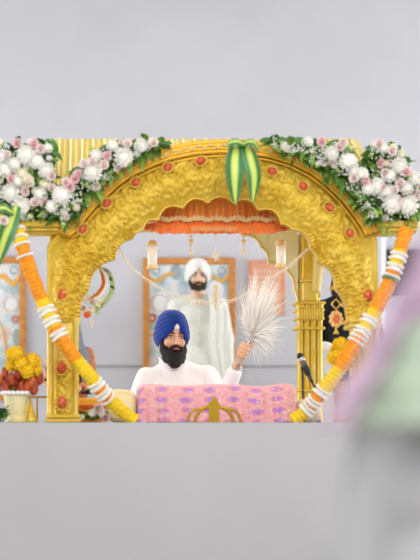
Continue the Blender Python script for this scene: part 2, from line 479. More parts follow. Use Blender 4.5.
for k, r, yo in ((0, 2.6, -.05), (.045, 2.3, -.052), (.09, 2.3, -.05), (.135, 2.1, -.046), (.2, 1.1, -.05)):
    md.tube([P(*(out_[i]+(inn[i]-out_[i]).normalized()*k*70)[:2], DF)+Vector((0, yo, 0)) for i in sel], r*uF, 8)
# bead row in the molding
for i in sel[::2]:
    p = out_[i]+(inn[i]-out_[i]).normalized()*.075*70; md.ell(P(p.x, p.y, DF)+Vector((0, -.06, 0)), 1.1*uF, nu=8, nv=6)
obj('arch_molding', md, mat('gold_amber', '#e9b538', .36, .4, bump=(60, .2)), palki)
fl = MB()
for n_, i in enumerate(sel[2:-2:3]):
    dirn = (inn[i]-out_[i]).normalized(); p = out_[i]+dirn*(3.4+2.4*(n_ % 2))
    for k in range(4):
        a = PI/2*k+.4*n_; fl.ell(P(p.x+1.2*math.cos(a), p.y+1.2*math.sin(a), DF)+Vector((0, -.072, 0)), .85*uF, nu=7, nv=5)
obj('floret_row', fl, mat('floret_cream', '#f3dfae', .5, .1), palki)
# red enamel drops
drop = MB()
def gem(px, py, ang=0, s=1):
    c = P(px, py, DF-(.075 if py < 240 else .06))
    R = Matrix.Rotation(ang, 3, 'Y')
    g = MB().ell((0, 0, 0), (4.3*uF*s, .016, 5.6*uF*s), nu=18, nv=12, fn=lambda p: 1-.22*max(0, p.z)*(1 if p.z > 0 else 0))
    if py > 240:
        for v in g.v: v.z = -v.z
        g.f = [f[::-1] for f in g.f]
    g.v = [c+R @ v for v in g.v]
    e = obj('enamel_drop', g, GEM, palki)
    rim = MB().tube([c+R @ Vector((math.cos(a)*5.0*uF*s*(1-.2*max(0, math.sin(a))), .004, math.sin(a)*6.2*uF*s)) for a in [2*PI*k/24 for k in range(24)]], .8*uF*s, 6, closed=True)
    for k in range(12):
        a = 2*PI*k/12; rim.ell(c+R @ Vector((math.cos(a)*6.0*uF*s*(1-.2*max(0, math.sin(a))), 0, math.sin(a)*7.2*uF*s)), 1.1*uF*s, nu=8, nv=6)
    obj('drop_setting', rim, GOLD, e)
for g in ((83, 229, .7), (107, 203, .8), (136, 182, 1.0), (168, 167, 1.2), (201, 161, 1.4), (272, 171, -1.2), (303, 186, -1.0), (329.5, 207, -.8), (350, 233, -.5)): gem(*g, .92)
for g in ((62.5, 295, 0), (61.5, 368, 0), (62, 403, 0), (368.5, 296, 0), (364, 403, 0)): gem(*g, 1.12)

# pillars
def front_pillar(xa, xb, gemz):
    A = P(xa, 322, DF); B = P(xb, 422, DF); w = B.x-A.x; m = MB()
    x0, x1 = A.x, B.x; z1 = P(0, 318, DF).z; yb = DF-.03; yd = DF+.16
    m.box((x0+.03, yb, DZ), (x1-.03, yd, z1), .006)
    for x in (x0+.018, x0+.048, x1-.018):
        m.lathe((x, yb-.004, 0), [(.020, DZ), (.020, DZ+.05), (.016, DZ+.06), (.016, z1-.05), (.021, z1-.04), (.021, z1)], 16)
    for z, e in ((DZ, .012), (DZ+.025, .006))+(((z1-.03, .008), (z1-.062, .004)) if xa > 200 else ()):
        m.box((x0-e, yb-.03-e, z), (x1+e, yd+e, z+.024), .005)
    # carved leaf relief up the face
    xc = (x0+.06+x1-.04)/2; ww = (x1-x0-.1)/2
    def face(u, v):
        x = xc+(u*2-1)*ww; z = DZ+.05+v*(z1-DZ-.12)
        px = x/uF; pz = z/uF
        k = .5+.5*math.cos(pz*.42+3*abs(u-.5)*math.cos(pz*.21))
        h = .020*(math.sin(PI*u)**.5)*(.45+.55*k)+.008*noise.noise(Vector((px*.4, pz*.4, 2)))
        return Vector((x, yb-h, z))
    m.sheet(face, 18, 150)
    sharp(obj('pillar', m, GOLD, palki), 40)
front_pillar(47, 79, 0); front_pillar(349, 378, 0)
# plain upper shafts behind the carved plate (side faces)
for xa, xb in ((47, 79), (349, 378)):
    A = P(xa, 322, DF); B = P(xb, 236, DF)
    m = MB().box((A.x+.012, DF+.085, A.z-.03), (B.x-.012, DF+.18, B.z+.3), .006)
    obj('pillar_shaft', m, GOLD, palki, smooth=False)
def rear_pillar(xa, xb):
    u = U(DR); A = P(xa, 0, DR); B = P(xb, 0, DR); x0, x1 = A.x, B.x; w = x1-x0; m = MB()
    zt = P(0, 233, DR).z; zc = P(0, 302, DR).z; zc2 = P(0, 330, DR).z
    m.box((x0+.02, DR, STZ), (x1-.02, DR+.14, zt), .006)
    m.box((x0+.035, DR-.02, zc), (x1-.035, DR+.15, zt), .01)
    m.box((x0+.02, DR-.03, P(0, 283, DR).z), (x1-.02, DR+.15, P(0, 279, DR).z), .006)
    nb = 4
    for k in range(nb):
        x = x0+w*(k+.5)/nb
        m.lathe((x, DR-.005, 0), [(.026, STZ), (.026, STZ+.1), (.021, STZ+.12), (.021, zc2), (.027, zc2+.012), (.022, zc2+.03), (.028, zc-.06), (.03, zc-.03), (.03, zc)], 16)
    for z, e in ((zc2, .012), (zc2+.07, .008), (zc-.07, .008), (zc-.02, .016), (P(0, 392, DR).z, .006)):
        m.box((x0-e, DR-.035-e, z), (x1+e, DR+.15, z+.022), .006)
    for k in range(10):   # capital leaves
        x = x0+w*(k+.5)/10; m.ell((x, DR-.045, (zc+zc2)/2+.01), (.011, .012, .045), nu=8, nv=8)
    sharp(obj('pillar', m, GOLD, palki), 40)
rear_pillar(51, 77); rear_pillar(297, 322.5)
# rear arch (own scallops, flatter crown)
def rear_poly():
    pts = []
    c = [(298, 303), (294, 288), (285, 269), (268, 263), (261, 247), (243, 235), (219, 229), (190, 226)]
    b = [.05, .15, .12, .18, .2, .15, .1]
    R = []
    for k in range(len(c)-1): R += arc(c[k], c[k+1], b[k], 10, -1)
    R.append(Vector((190, 226, 0)))
    Lh = [Vector((378-p.x-3, p.y, 0)) for p in R]
    return Lh+R[::-1]
rp = [p for p in rear_poly()]
rp = sorted(rp, key=lambda p: 0) 
ri = resample(rp, 160)
ro = [Vector((52+270*i/159, 196, 0)) for i in range(160)]
# map outer x to follow inner x
ro = [Vector((p.x, 196, 0)) for p in ri]
u_ = U(DR)
def rplate(u, v):
    i = min(int(round(u*159)), 159); p = ri[i].lerp(ro[i], v)
    q = P(p.x, p.y, DR); q.y += -.012*(1-abs(2*v-1))*(.5+.5*math.sin(p.x*.5)*math.sin(p.y*.5)); return q
def order(R): return R
mb = MB().sheet(rplate, 159, 14, (0, .08, 0)); obj('rear_arch', mb, mat('pale_gold_paint', '#f5eec0', .5, .1, var=(5, '#f8f2cc', .4, .7), bump=(30, .15)), palki)
obj('rear_arch_trim', MB().tube([P(p.x, p.y, DR)+Vector((0, -.01, 0)) for p in ri], .9*u_, 8), GOLD, palki)
# side arches
for xs, nm in ((P(72, 0, DF).x, 'a'), (P(358, 0, DF).x, 'b')):
    xr = P(64, 0, DR).x if nm == 'a' else P(312, 0, DR).x
    pts = []
    def sp(u, v, xs=xs, xr=xr):
        y = DF+.1+(DR-DF-.1)*u
        foil = abs(math.sin(u*PI*5))*.05
        zi = H+.95+.42*math.sin(PI*u)**.8+foil-.05
        zt = P(0, 232, DF).z+.3
        return Vector((xs+(xr-xs)*u, y, zi+(zt-zi)*v))
    obj('side_arch', MB().sheet(sp, 60, 6, (.06 if nm == 'b' else -.06, 0, 0)), GOLDP, palki)
# eaves either side of the arch (a ledge running back along the pavilion)
for xa, xb in ((14, 66), (371, 416)):
    A = P(xa, 234, DF); B = P(xb, 222, DF)
    m = MB()
    m.box((A.x, DF-.08, A.z+.03), (B.x, DF+.16, B.z), .008); m.box((A.x+.02, DF-.05, A.z+.012), (B.x, DF+.14, A.z+.032), .004)
    m.box((A.x+.04, DF-.02, A.z), (B.x, DF+.12, A.z+.014), .004)
    n = int((B.x-A.x)/.02)
    for k in range(n): m.ell((A.x+.01+k*.02, DF-.083, (A.z+B.z)/2+.02), (.008, .008, .014), nu=8, nv=6)
    sharp(obj('eave', m, GOLD, palki), 40)
# fluted drum under the dome
dz0, dz1 = P(0, 190, 8.42).z, P(0, 139.6, 8.42).z
def drum(u, v):
    pl = Vector((51.5+2.5*v, 0, 0)).x; pr = 381-25*v
    # perimeter: front only path + returns
    L = [(pl, 9.9), (pl, 8.42), (pr, 8.42), (pr, 9.9)]
    seg = [.2, .8, 1.0]
    if u < .2: t_ = u/.2; x = pl; y = 9.9+(8.42-9.9)*t_
    elif u < .8: t_ = (u-.2)/.6; x = pl+(pr-pl)*t_; y = 8.42
    else: t_ = (u-.8)/.2; x = pr; y = 8.42+(9.9-8.42)*t_
    f = abs(math.sin(t_*PI*(27 if .2 <= u < .8 else 16)))*.028
    X = (x-CX)*8.42/F
    if u < .2: X -= f
    elif u < .8: y -= f
    else: X += f
    return Vector((X, y, dz0+(dz1-dz0)*v))
m = MB().sheet(drum, 800, 8)
m.box((P(55, 0, 8.42).x, 8.43, dz1-.02), (P(355, 0, 8.42).x, 9.9, dz1-.004))
obj('fluted_drum', m, GOLDP, palki)
# ceiling plate inside so the velvet has something to hang from
obj('soffit', MB().box((P(52, 0, DF).x, DF+.1, P(0, 186, DF).z), (P(375, 0, DF).x, DR+.1, P(0, 183, DF).z)), GOLDP, palki, smooth=False)

# ------------------------------------------------------------------ orange velvet valance inside the arch
DV = 8.40; uv = U(DV)
val = thing('velvet_valance', 'pleated orange velvet valance with gold fringe hung inside the golden arch', 'valance', P(216, 234, DV))
def pl_(u, v):
    px = 146+140*u
    yb = 222+1.5*abs(math.sin(u*PI*7)); y = 186+(yb-186)*v
    q = P(px, y, DV); q.y += -.02-.032*abs(math.sin(u*PI*21))*(.35+.65*v)-.022*math.sin(u*PI*7)**2; return q
obj('pleated_panel', MB().sheet(pl_, 420, 14, (0, .012, 0)), VELVET, val)
def fl_(u, v):
    px = 140.5+150*u
    e = min(1, 8*u, 8*(1-u))
    yt = 226-3*e; yb = 230+5.2*e+.9*abs(math.sin(u*PI*11)); y = yt+(yb-yt)*v
    q = P(px, y, DV); q.y += -.05-.05*v-.014*math.sin(u*PI*44)*v; return q
obj('flounce', MB().sheet(fl_, 480, 8, (0, .01, 0)), VELRED, val)
fr = MB()
for k in range(92):
    u = k/91; px = 148+136*u; lob = abs(math.sin(u*PI*7)); y0 = 218.5+2.4*(1-lob)
    p = P(px, y0, DV); p.y -= .085
    fr.cap(p, p+Vector((0, 0, -(2.4+1.2*random.random())*uv)), .55*uv, .75*uv, 6)
    if k % 3 == 0: fr.ell(p+Vector((0, -.004, .3*uv)), 1.15*uv, nu=8, nv=6)
obj('fringe', fr, FRINGE, val)
fr = MB()
for k in range(34):
    px = 190+44*k/33; p = P(px, 229.5, DV); p.y -= .115
    fr.cap(p, p+Vector((0, 0, -(3.5+1.6*random.random())*uv)), .3*uv, .45*uv, 6)
obj('fringe', fr, mat('bead_fringe', '#e9bd7c', .4, .2), val, label='beaded gold fringe along the lower middle edge')
# hanging ornaments
DH = 8.5; uh = U(DH)
def lantern(px, y0, y1, label):
    t = thing('hanging_tassel', label, 'tassel', P(px, y0, DH)); h = (y1-y0)*uh; c = P(px, y0, DH); c.z -= h
    obj('cord', MB().tube([P(px, 231, DH), P(px, y0, DH)], .3*uh, 6), GOLDP, t)
    obj('bead_drum', MB().lathe(c, [(3*uh, h*.12), (4.5*uh, h*.16), (4.5*uh, h*.84), (3*uh, h*.88)], 28, flute=lambda a, z: 1+.06*math.cos(14*a)), CRYSW, t)
    for z, nm in ((.9, 'cap'), (.1, 'rim')):
        m = MB().lathe(c, [(4*uh, h*(z-.08)), (5.2*uh, h*(z-.04)), (5.2*uh, h*(z+.03)), (3*uh, h*(z+.08))], 20)
        for k in range(12):
            a = 2*PI*k/12; m.ell(c+Vector((5*uh*math.cos(a), 5*uh*math.sin(a), h*(z-.06))), 1.2*uh, nu=8, nv=6)
        obj(nm, m, FRINGE, t)
lantern(152.3, 240, 269.5, 'white beaded drum tassel hanging over the corner of the wide framed print')
lantern(281, 240, 268.5, 'white beaded drum tassel hanging beside the peach orange board')
def drops(px, y0, y1, label, big=False):
    t = thing('hanging_tassel', label, 'tassel', P(px, y0, DH))
    m = MB(); m.tube([P(px, 230, DH), P(px, y1, DH)], .25*uh, 6); obj('cord', m, GOLDP, t)
    if big:
        m = MB()
        for k in range(34):
            v = Vector((random.gauss(0, 1), random.gauss(0, 1), random.gauss(0, 1.1))); v = v.normalized()*random.uniform(1.5, 5.2)*uh
            c = P(px, (y0+y1)/2+2, DH); m.tube([c, c+v], [.5*uh, .15*uh], 5); m.ell(c+v, .8*uh, nu=6, nv=5)
        obj('crystal_burst', m, CRYSW, t)
    else:
        m = MB()
        for yy, r, sz in ((y0, 2.2, .9), (y0+4.5, 3.2, 1.9), (y0+9, 1.5, 1.4), (y1-2, 1.9, 2.8)): m.ell(P(px, yy, DH), (r*uh, r*uh, sz*uh), nu=12, nv=8)
        obj('bead_stack', m, FRINGE, t)
drops(191, 236.5, 254, 'small stacked bead tassel above the white turban, left of the crystal burst')
drops(243.5, 236.5, 254, 'small stacked bead tassel hanging between crystal burst and orange board')
drops(215.5, 245, 262, 'white crystal burst hanging from the middle of the valance', True)
# bead swag across the opening
DS = 8.34; us = U(DS)
sw = thing('bead_swag', 'long cream bead garland swagging across the arch opening', 'garland', P(215, 302, DS))
path = spline([P(x, y, DS) for x, y in ((119, 247), (127, 261), (135, 271), (143, 277), (157, 286), (175, 295), (195, 300), (216, 302), (236, 299), (256, 288), (274, 276), (287, 268), (299, 257), (309, 248))], 210)
m = MB()
for i, p in enumerate(path):
    r = (.62+.45*(i % 3 == 0))*us
    m.ell(p+Vector((random.uniform(-.004, .004), random.uniform(-.004, .004), random.uniform(-.004, .004))), r*1.15, nu=8, nv=6)
    if i % 3 == 0: m.ell(p+Vector((0, 0, -2.1*us+random.uniform(-.004, .004))), .7*us, nu=7, nv=5)
obj('bead_strand', m, CRYSTAL, sw)
m = MB()
for y in (305, 309, 313, 317): m.ell(P(215.5, y-18, DS)+Vector((0, -.01, 0)), (2.2*us, 2.2*us, 2.4*us), nu=10, nv=7)
for y in (303, 306, 309): m.ell(P(215.5, y, DS), 1.5*us, nu=10, nv=7)
obj('pendant', m, mat('gold_bead', '#f0d59a', .35, .2, alpha=.8), sw)

# ------------------------------------------------------------------ blooms
def mum_mesh(m, nm):
    mb = MB()
    for ring, (n, L, el) in enumerate(((16, 1.0, .05), (16, .95, .32), (14, .85, .62), (11, .68, .95), (8, .48, 1.25), (4, .3, 1.5))):
        for k in range(n):
            a = 2*PI*(k+.5*(ring % 2))/n+random.uniform(-.1, .1); e = el+random.uniform(-.1, .1)
            d_ = Vector((math.cos(a)*math.cos(e), math.sin(a)*math.cos(e), math.sin(e))); s = Vector((-math.sin(a), math.cos(a), 0)); up = s.cross(d_)*-1
            w = .17
            p0 = d_*.12; p1 = d_*.6*L-up*.02; p2 = d_*L+up*.10*(1 if ring else -.5)
            mb.add([p0-s*w*.3, p0+s*w*.3, p1+s*w+up*.05, p1-up*.03, p1-s*w+up*.05, p2+s*w*.5, p2-s*w*.5+up*.02], [(0, 3, 4), (0, 1, 3), (1, 2, 3), (3, 2, 5), (3, 5, 6), (3, 6, 4)])
    mb.ell((0, 0, .12), (.55, .55, .5), nu=12, nv=8)
    me = obj(nm, mb, m); d_ = me.data; bpy.data.objects.remove(me); return d_
def rose_mesh(m, nm):
    mb = MB()
    for ring, (n, R, h, o) in enumerate(((5, .95, .55, .35), (5, .72, .75, .18), (4, .5, .88, .05), (3, .28, .95, 0))):
        for k in range(n):
            a0 = 2*PI*(k+.4*ring)/n; wd = 2*PI/n*.75
            def pf(u, v, a0=a0, wd=wd, R=R, h=h, o=o):
                a = a0+(u-.5)*2*wd; r = R*(.25+.75*math.sin(v*PI*.55))+o*v**3; z = -.35+(h+.35)*v-.25*abs(2*u-1)**2.5*v-.2*o*v**4
                return Vector((r*math.cos(a), r*math.sin(a), z))
            mb.sheet(pf, 6, 5)
    mb.ell((0, 0, .3), (.25, .25, .5), nu=8, nv=6)
    me = obj(nm, mb, m); d_ = me.data; bpy.data.objects.remove(me); return d_
MUM = mum_mesh(WHITEP, 'chrysanthemum'); MUMC = mum_mesh(CREAMP, 'chrysanthemum'); ROSE = rose_mesh(PINKP, 'rose'); ROSED = rose_mesh(PINKD, 'rose')
def leafblade(mb, base, dirv, L, w, droop=.3, n=5):
    dirv = dirv.normalized(); side = dirv.cross(Vector((0, 0, 1)))
    side = side.normalized() if side.length > 1e-3 else Vector((1, 0, 0))
    side = (Matrix.Rotation(random.uniform(-1, 1), 3, dirv) @ side); up = side.cross(dirv)
    vs = []; fs = []
    for i in range(n+1):
        t = i/n; c = base+dirv*L*t+Vector((0, 0, -droop*L*t*t)); ww = w*math.sin(PI*min(.98, t*.9+.08))
        vs += [c-side*ww+up*ww*.3, c, c+side*ww+up*ww*.3]
    for i in range(n):
        a = i*3; fs += [(a, a+1, a+4, a+3), (a+1, a+2, a+5, a+4)]
    mb.add(vs, fs)
def inside(px, py, poly):
    r = False; j = len(poly)-1
    for i in range(len(poly)):
        xi, yi = poly[i]; xj, yj = poly[j]
        if (yi > py) != (yj > py) and px < (xj-xi)*(py-yi)/(yj-yi)+xi: r = not r
        j = i
    return r
def arrangement(label, poly, d0, whites, roses, nfill, leaves, creams=(), thick=.10):
    xs = [p[0] for p in poly]; ys = [p[1] for p in poly]; u = U(d0)
    t = thing('flower_arrangement', label, 'flowers', P(sum(xs)/len(xs), max(ys), d0), group='flower arrangements on the canopy')
    def rnd():
        while True:
            x = random.uniform(min(xs), max(xs)); y = random.uniform(min(ys), max(ys))
            if inside(x, y, poly): return x, y
    for nm, M_, cnt in (('foliage', LEAF, leaves), ('foliage', LEAFD, leaves//2)):
        mb = MB()
        for _ in range(cnt):
            x, y = rnd(); b = P(x, y, d0+random.uniform(0, thick))
            leafblade(mb, b, Vector((random.gauss(0, 1), random.uniform(-1.9, -.4), random.gauss(-.25, .8))), random.uniform(.055, .10), random.uniform(.014, .023))
        obj(nm, mb, M_, t)
    # moss mat that carries the stems
    mb = MB()
    for _ in range(60):
        x, y = rnd(); mb.ell(P(x, y, d0+thick+.03), (.05, .04, .04), nu=8, nv=6)
    obj('moss_base', remesh(mb, .014, 2), LEAFD, t)
    def put(me, nm, x, y, r, fwd):
        c = P(x, y, d0); c.y -= fwd
        inst(nm, me, t, c, (PI/2+random.uniform(-.45, .35), random.uniform(-.3, .3), random.uniform(-.4, .4)), r*u)
    for x, y, r in whites: put(MUM, 'chrysanthemum', x, y, r*1.08, .05)
    for x, y, r in creams: put(MUMC, 'chrysanthemum', x, y, r, .045)
    for i, (x, y) in enumerate(roses): put(ROSED if i % 3 == 0 else ROSE, 'rose', x, y, 3.8, .06)
    for k in range(nfill):
        x, y = rnd(); 
        if k % 5 == 0: put(ROSE, 'rose', x, y, random.uniform(2.4, 3.6), .03)
        else: put(MUM if k % 2 else MUMC, 'chrysanthemum', x, y, random.uniform(3, 5.2), .02)
    mb = MB()   # baby's breath
    for _ in range(leaves//4):
        x, y = rnd(); c = P(x, y, d0); c.y -= random.uniform(.02, .09)
        for _k in range(5): mb.ell(c+Vector((random.gauss(0, .012), random.gauss(0, .01), random.gauss(0, .012))), .0045, nu=6, nv=4)
    obj('filler_blossom', mb, WHITEP, t)['kind'] = 'stuff'
    return t
arrangement('big white and pink flower cluster on the ledge left of the fluted gold drum',
    [(-14, 143), (10, 143), (52, 143), (53, 180), (56, 212), (40, 220), (8, 222), (-14, 222)], 8.12,
    [(21, 207, 9), (5, 172, 8), (27, 157, 10), (41, 197, 7), (11, 194, 9), (36, 163, 8), (3, 158, 7), (32, 145, 5), (46, 172, 8), (14, 166, 7), (48, 150, 5), (18, 183, 7), (-6, 196, 8)],
    [(34, 146), (41, 151), (7, 157), (12, 181), (52, 178), (35, 204), (45, 205), (52, 190), (28, 182), (18, 145), (4, 221), (26, 193)], 34, 260,
    [(27, 182, 8), (22, 176, 7), (45, 186, 6)])
arrangement('white and pink flower swag climbing the left half of the golden arch',
    [(52, 214), (50, 200), (62, 190), (78, 172), (98, 152), (116, 143), (168, 142), (166, 146), (143, 153), (124, 165), (108, 177), (94, 190), (82, 204), (72, 219), (60, 222)], 8.06,
    [(62, 197, 9.5), (93, 174, 9.5), (123, 159, 9.5), (96, 157, 6), (140, 147, 7), (112, 148, 6), (52, 208, 6)],
    [(75, 181), (84, 166), (92, 164), (107, 158), (127, 146), (66, 184), (78, 176), (104, 167), (153, 145), (70, 189)], 20, 300)
arrangement('white flower swag descending the right half of the golden arch',
    [(262, 142), (318, 143), (345, 146), (356, 166), (366, 184), (376, 210), (373, 222), (362, 208), (350, 193), (336, 178), (318, 165), (298, 155), (272, 147)], 8.06,
    [(330, 155, 7), (347, 164, 9), (360, 176, 7), (352, 172, 6), (307, 143.5, 5), (366, 190, 6)],
    [(320, 144), (338, 149), (341, 145), (363, 183), (352, 180)], 12, 330)
arrangement('white and pink flower cluster heaped on the ledge right of the fluted gold drum',
    [(369, 150), (376, 144), (392, 145), (402, 155), (410, 170), (419, 184), (421, 214), (414, 220), (378, 222), (368, 210), (372, 190), (366, 166)], 8.12,
    [(375, 188, 8.5), (390, 205, 10), (407, 207, 9.5), (397, 167, 8), (381, 150, 6), (412, 180, 7), (387, 178, 7), (404, 190, 7), (384, 194, 8)],
    [(378, 165), (383, 175), (398, 185), (380, 190), (390, 153), (416, 197), (395, 203), (377, 146), (392, 192), (404, 174)], 26, 300)

# variegated leaves
def vleaf_mat():
    m = bpy.data.materials.new('variegated_leaf'); m.use_nodes = True; nt = m.node_tree; b = nt.nodes['Principled BSDF']
    at = nt.nodes.new('ShaderNodeAttribute'); at.attribute_name = 'across'
    r = nt.nodes.new('ShaderNodeValToRGB'); cr = r.color_ramp
    cr.elements[0].position = 0; cr.elements[0].color = (*hx('#d3de72'), 1)
    cr.elements[1].position = 1; cr.elements[1].color = (*hx('#6f9f78'), 1)
    for p, c in ((.3, '#c6d55c'), (.42, '#4f9236'), (.62, '#2f6f2c'), (.78, '#4b8a58')):
        e = cr.elements.new(p); e.color = (*hx(c), 1)
    nt.links.new(at.outputs['Fac'], r.inputs['Fac']); nt.links.new(r.outputs['Color'], b.inputs['Base Color'])
    b.inputs['Roughness'].default_value = .35; return m
VLEAF = vleaf_mat()
def vleaf(parent, pts, w, d0, twist=0, nm='leaf', fwd=0):
    pa = spline([P(x, y, d0)+Vector((0, -f, 0)) for x, y, f in pts], 30)
    mb = MB(); ac = []
    for i, p in enumerate(pa):
        t = i/29; t_ = (pa[min(i+1, 29)]-pa[max(i-1, 0)]).normalized(); s = t_.cross(Vector((0, 1, 0))).normalized()
        s = Matrix.Rotation(twist, 3, t_) @ s; n = s.cross(t_)
        ww = w*U(d0)*(math.sin(PI*min(.995, .16+.84*t))**.75)
        for k in range(-4, 5):
            q = k/4; mb.v.append(p+s*ww*q+n*(.25*ww*q*q)); ac.append(abs(q))
    for i in range(29):
        for k in range(8):
            a = i*9+k; mb.f.append((a, a+1, a+10, a+9))
    o = obj(nm, mb, VLEAF, parent); at = o.data.attributes.new('across', 'FLOAT', 'POINT'); at.data.foreach_set('value', ac)
    sm = o.modifiers.new('th', 'SOLIDIFY'); sm.thickness = .002
    return o
t = thing('leaf_spray', 'pair of striped green leaves hanging over the crown of the golden arch', 'leaves', P(242, 145, 7.98))
vleaf(t, [(237, 142, 0), (234, 160, .05), (233.5, 180, .06), (235, 206, .03)], 9.3, 7.98, .15)
vleaf(t, [(246, 142, 0), (249, 158, .05), (253, 178, .06), (252, 204, .03)], 8.6, 7.98, -.25)
vleaf(t, [(243, 146, .05), (236, 144, .08), (229, 145, .07), (224, 149, .05)], 4.5, 7.98, .6)
vleaf(t, [(242, 146, .05), (248, 144, .08), (254, 146, .07), (259, 153, .03)], 4, 7.98, -.6)
obj('stem_knot', MB().ell(P(242, 144, 7.97), (.035, .03, .02)), LEAFD, t)
t = thing('leaf_spray', 'striped green leaves drooping from the cluster at the far left edge', 'leaves', P(6, 222, 7.98))
vleaf(t, [(16, 206, 0), (10, 226, .06), (3, 246, .06), (-5, 272, .03)], 8.5, 7.98, .25)
vleaf(t, [(6, 204, 0), (2, 218, .08), (-3, 234, .08), (-10, 256, .03)], 6, 7.98, -.3)
vleaf(t, [(14, 214, .04), (4, 210, .09), (-6, 214, .07), (-16, 226, .03)], 5, 7.98, .5)
inst('rose_bud', ROSE, t, P(4, 220.5, 7.9), (PI/2, 0, .2), .021)

# ------------------------------------------------------------------ marigold garlands
def garland(label, pts, segs, d0, r=7.0):
    u = U(d0); pa = spline([P(x, y, d0+dd_) for x, y, dd_ in pts], 700)
    L = [0]
    for a, b in zip(pa, pa[1:]): L.append(L[-1]+(b-a).length)
    t = thing('marigold_garland', label, 'garland', pa[-1], group=None)
    def idx(y):
        zz = (CY-y)
        return min(range(700), key=lambda i: abs((CY-(pa[i].z-H)*F/pa[i].y*-1-2*CY+0)-y) if False else abs((CY-(pa[i].z-H)*F/pa[i].y)-y))
    for kind, ya, yb in segs:
        i0, i1 = idx(ya), idx(yb)
        if i1 <= i0: i1 = i0+1
        sub_ = pa[i0:i1+1]
        if kind in 'oy':
            n = max(5, int((L[i1]-L[i0])/.0035)); q = resample(sub_, n); mb = MB(); rs = []
            NN = 36
            mb.tube(q, 1.0, NN)
            seed = random.random()*50
            for i, c in enumerate(q):
                s = (L[i1]-L[i0])*i/(n-1); pin = .84+.16*abs(math.sin(PI*s/.026))**.6
                if i in (0, n-1): pin *= .75
                for k in range(NN):
                    j = i*NN+k; d_ = (mb.v[j]-c)
                    nz = noise.noise(Vector((k*.9+seed, s*230, seed))); nz2 = noise.noise(Vector((math.cos(2*PI*k/NN)*1.4+seed, math.sin(2*PI*k/NN)*1.4, s*22)))
                    mb.v[j] = c+d_*r*u*pin*(1+.16*nz+.14*nz2)
            obj('marigold_section', mb, ORANGE if kind == 'o' else YELLOW, t)
        else:
            mb = MB(); mid = pa[(i0+i1)//2]; tg = (pa[min(i1+2, 699)]-pa[max(i0-2, 0)]).normalized(); o1 = tg.orthogonal().normalized(); o2 = tg.cross(o1)
            rr = r*u*.93
            mb.tube([mid-tg*.012, mid+tg*.012], rr*.75, 16)
            for row in ((-1, 1) if abs(yb-ya) > 3.6 else (0,)):
                for k in range(15):
                    a = 2*PI*(k+.5*(row > 0))/15; d_ = o1*math.cos(a)+o2*math.sin(a); b_ = mid+tg*row*.008+d_*rr*.62; e = b_+d_*rr*(.5+.12*random.random())+tg*row*.007
                    mb.cap(b_, e, .0062, .0085, 7)
            obj('jasmine_band', mb, WHITEP if kind == 'w' else mat('band_green', '#7d8f5a', .6), t)
    obj('string', MB().tube(pa[::10], .006, 6), CREAMC, t)
garland('orange yellow and white marigold garland draped across the left golden pillar',
    [(16, 226, 0), (22, 245, -.05), (30, 270, -.06), (40, 295, -.06), (50, 318, -.07), (61, 338, -.08), (75, 358, -.08), (89, 375, -.08), (101, 391, -.05), (116, 406, 0), (136, 421.5, .02)],
    [('w', 229, 232), ('y', 232, 237), ('w', 237, 240), ('y', 239, 244), ('w', 244, 247), ('o', 246, 255), ('w', 255, 258), ('o', 257, 300), ('y', 299, 309), ('w', 309, 313), ('y', 312, 321), ('w', 320, 324), ('y', 323, 328), ('o', 327, 333), ('w', 332.5, 337), ('o', 336, 361), ('y', 360, 384), ('w', 383, 387), ('o', 386, 392), ('w', 391, 395), ('o', 394, 398), ('w', 397, 400), ('y', 399, 421)], 8.0)
garland('orange yellow and white marigold garland draped across the right golden pillar',
    [(407, 228, 0), (401, 248, -.05), (392, 275, -.06), (383, 296, -.06), (371, 318, -.07), (357, 340, -.08), (346, 358, -.08), (334, 376, -.07), (320, 394, -.05), (308, 409, 0), (292, 421.5, .02)],
    [('o', 230, 251), ('y', 250, 255), ('w', 255, 259), ('y', 258, 266), ('w', 266, 270), ('o', 269, 275), ('w', 275, 278), ('g', 278, 281), ('o', 280, 311), ('y', 310, 320), ('w', 319, 323), ('y', 322, 331), ('w', 330, 334), ('y', 333, 336), ('w', 338, 342), ('o', 335, 369), ('y', 368, 390), ('w', 390, 394), ('o', 393, 400), ('w', 399, 403), ('o', 402, 407), ('w', 407, 411), ('y', 410, 421)], 8.0)

# ------------------------------------------------------------------ vases with marigold heads
def pompon(mb, c, r):
    c = Vector(c); n = 150
    for k in range(n):
        z = 1-2*(k+.5)/n; a = k*2.39996; rr = math.sqrt(max(0, 1-z*z)); d_ = Vector((rr*math.cos(a), rr*math.sin(a), z))
        s = d_.orthogonal().normalized(); s = Matrix.Rotation(random.random()*6, 3, d_) @ s; w_ = d_.cross(s)
        R = r*random.uniform(.88, 1.1); ww = r*.2
        mb.add([c+d_*R*.6, c+d_*R+s*ww, c+d_*R*1.06+w_*ww*.4, c+d_*R-s*ww], [(0, 1, 2, 3)])
    mb.ell(c, r*.84, nu=14, nv=10)
def bud(mb, b, d_, L, r):
    d_ = Vector(d_).normalized()
    mb.tube([Vector(b)+d_*L*t for t in (0, .15, .35, .6, .85, 1)], [r*.4, r*.85, r, r*.85, r*.45, r*.08], 12)
DVS = 8.02; uu = U(DVS)
vs_ = thing('flower_vase', 'cream ribbed vase of dark red buds and yellow marigolds at left edge', 'vase', Vector((P(16, 0, DVS).x, DVS, DZ)))
c = Vector((P(16, 0, DVS).x, DVS, DZ))
obj('vase_body', MB().lathe(c, [(.055, 0), (.06, .01), (.05, .03), (.052, .05), (.062, .1), (.068, .15), (.07, .165), (.062, .165), (.055, .1)], 40, flute=lambda a, z: 1+.035*math.cos(20*a)), CREAMC, vs_)
mb = MB()
for k in range(18):
    a = 2*PI*k/18; mb.ell(c+Vector((.078*math.cos(a), .078*math.sin(a), .168)), (.015, .015, .013), nu=10, nv=7)
obj('scalloped_rim', mb, WHITET, vs_)
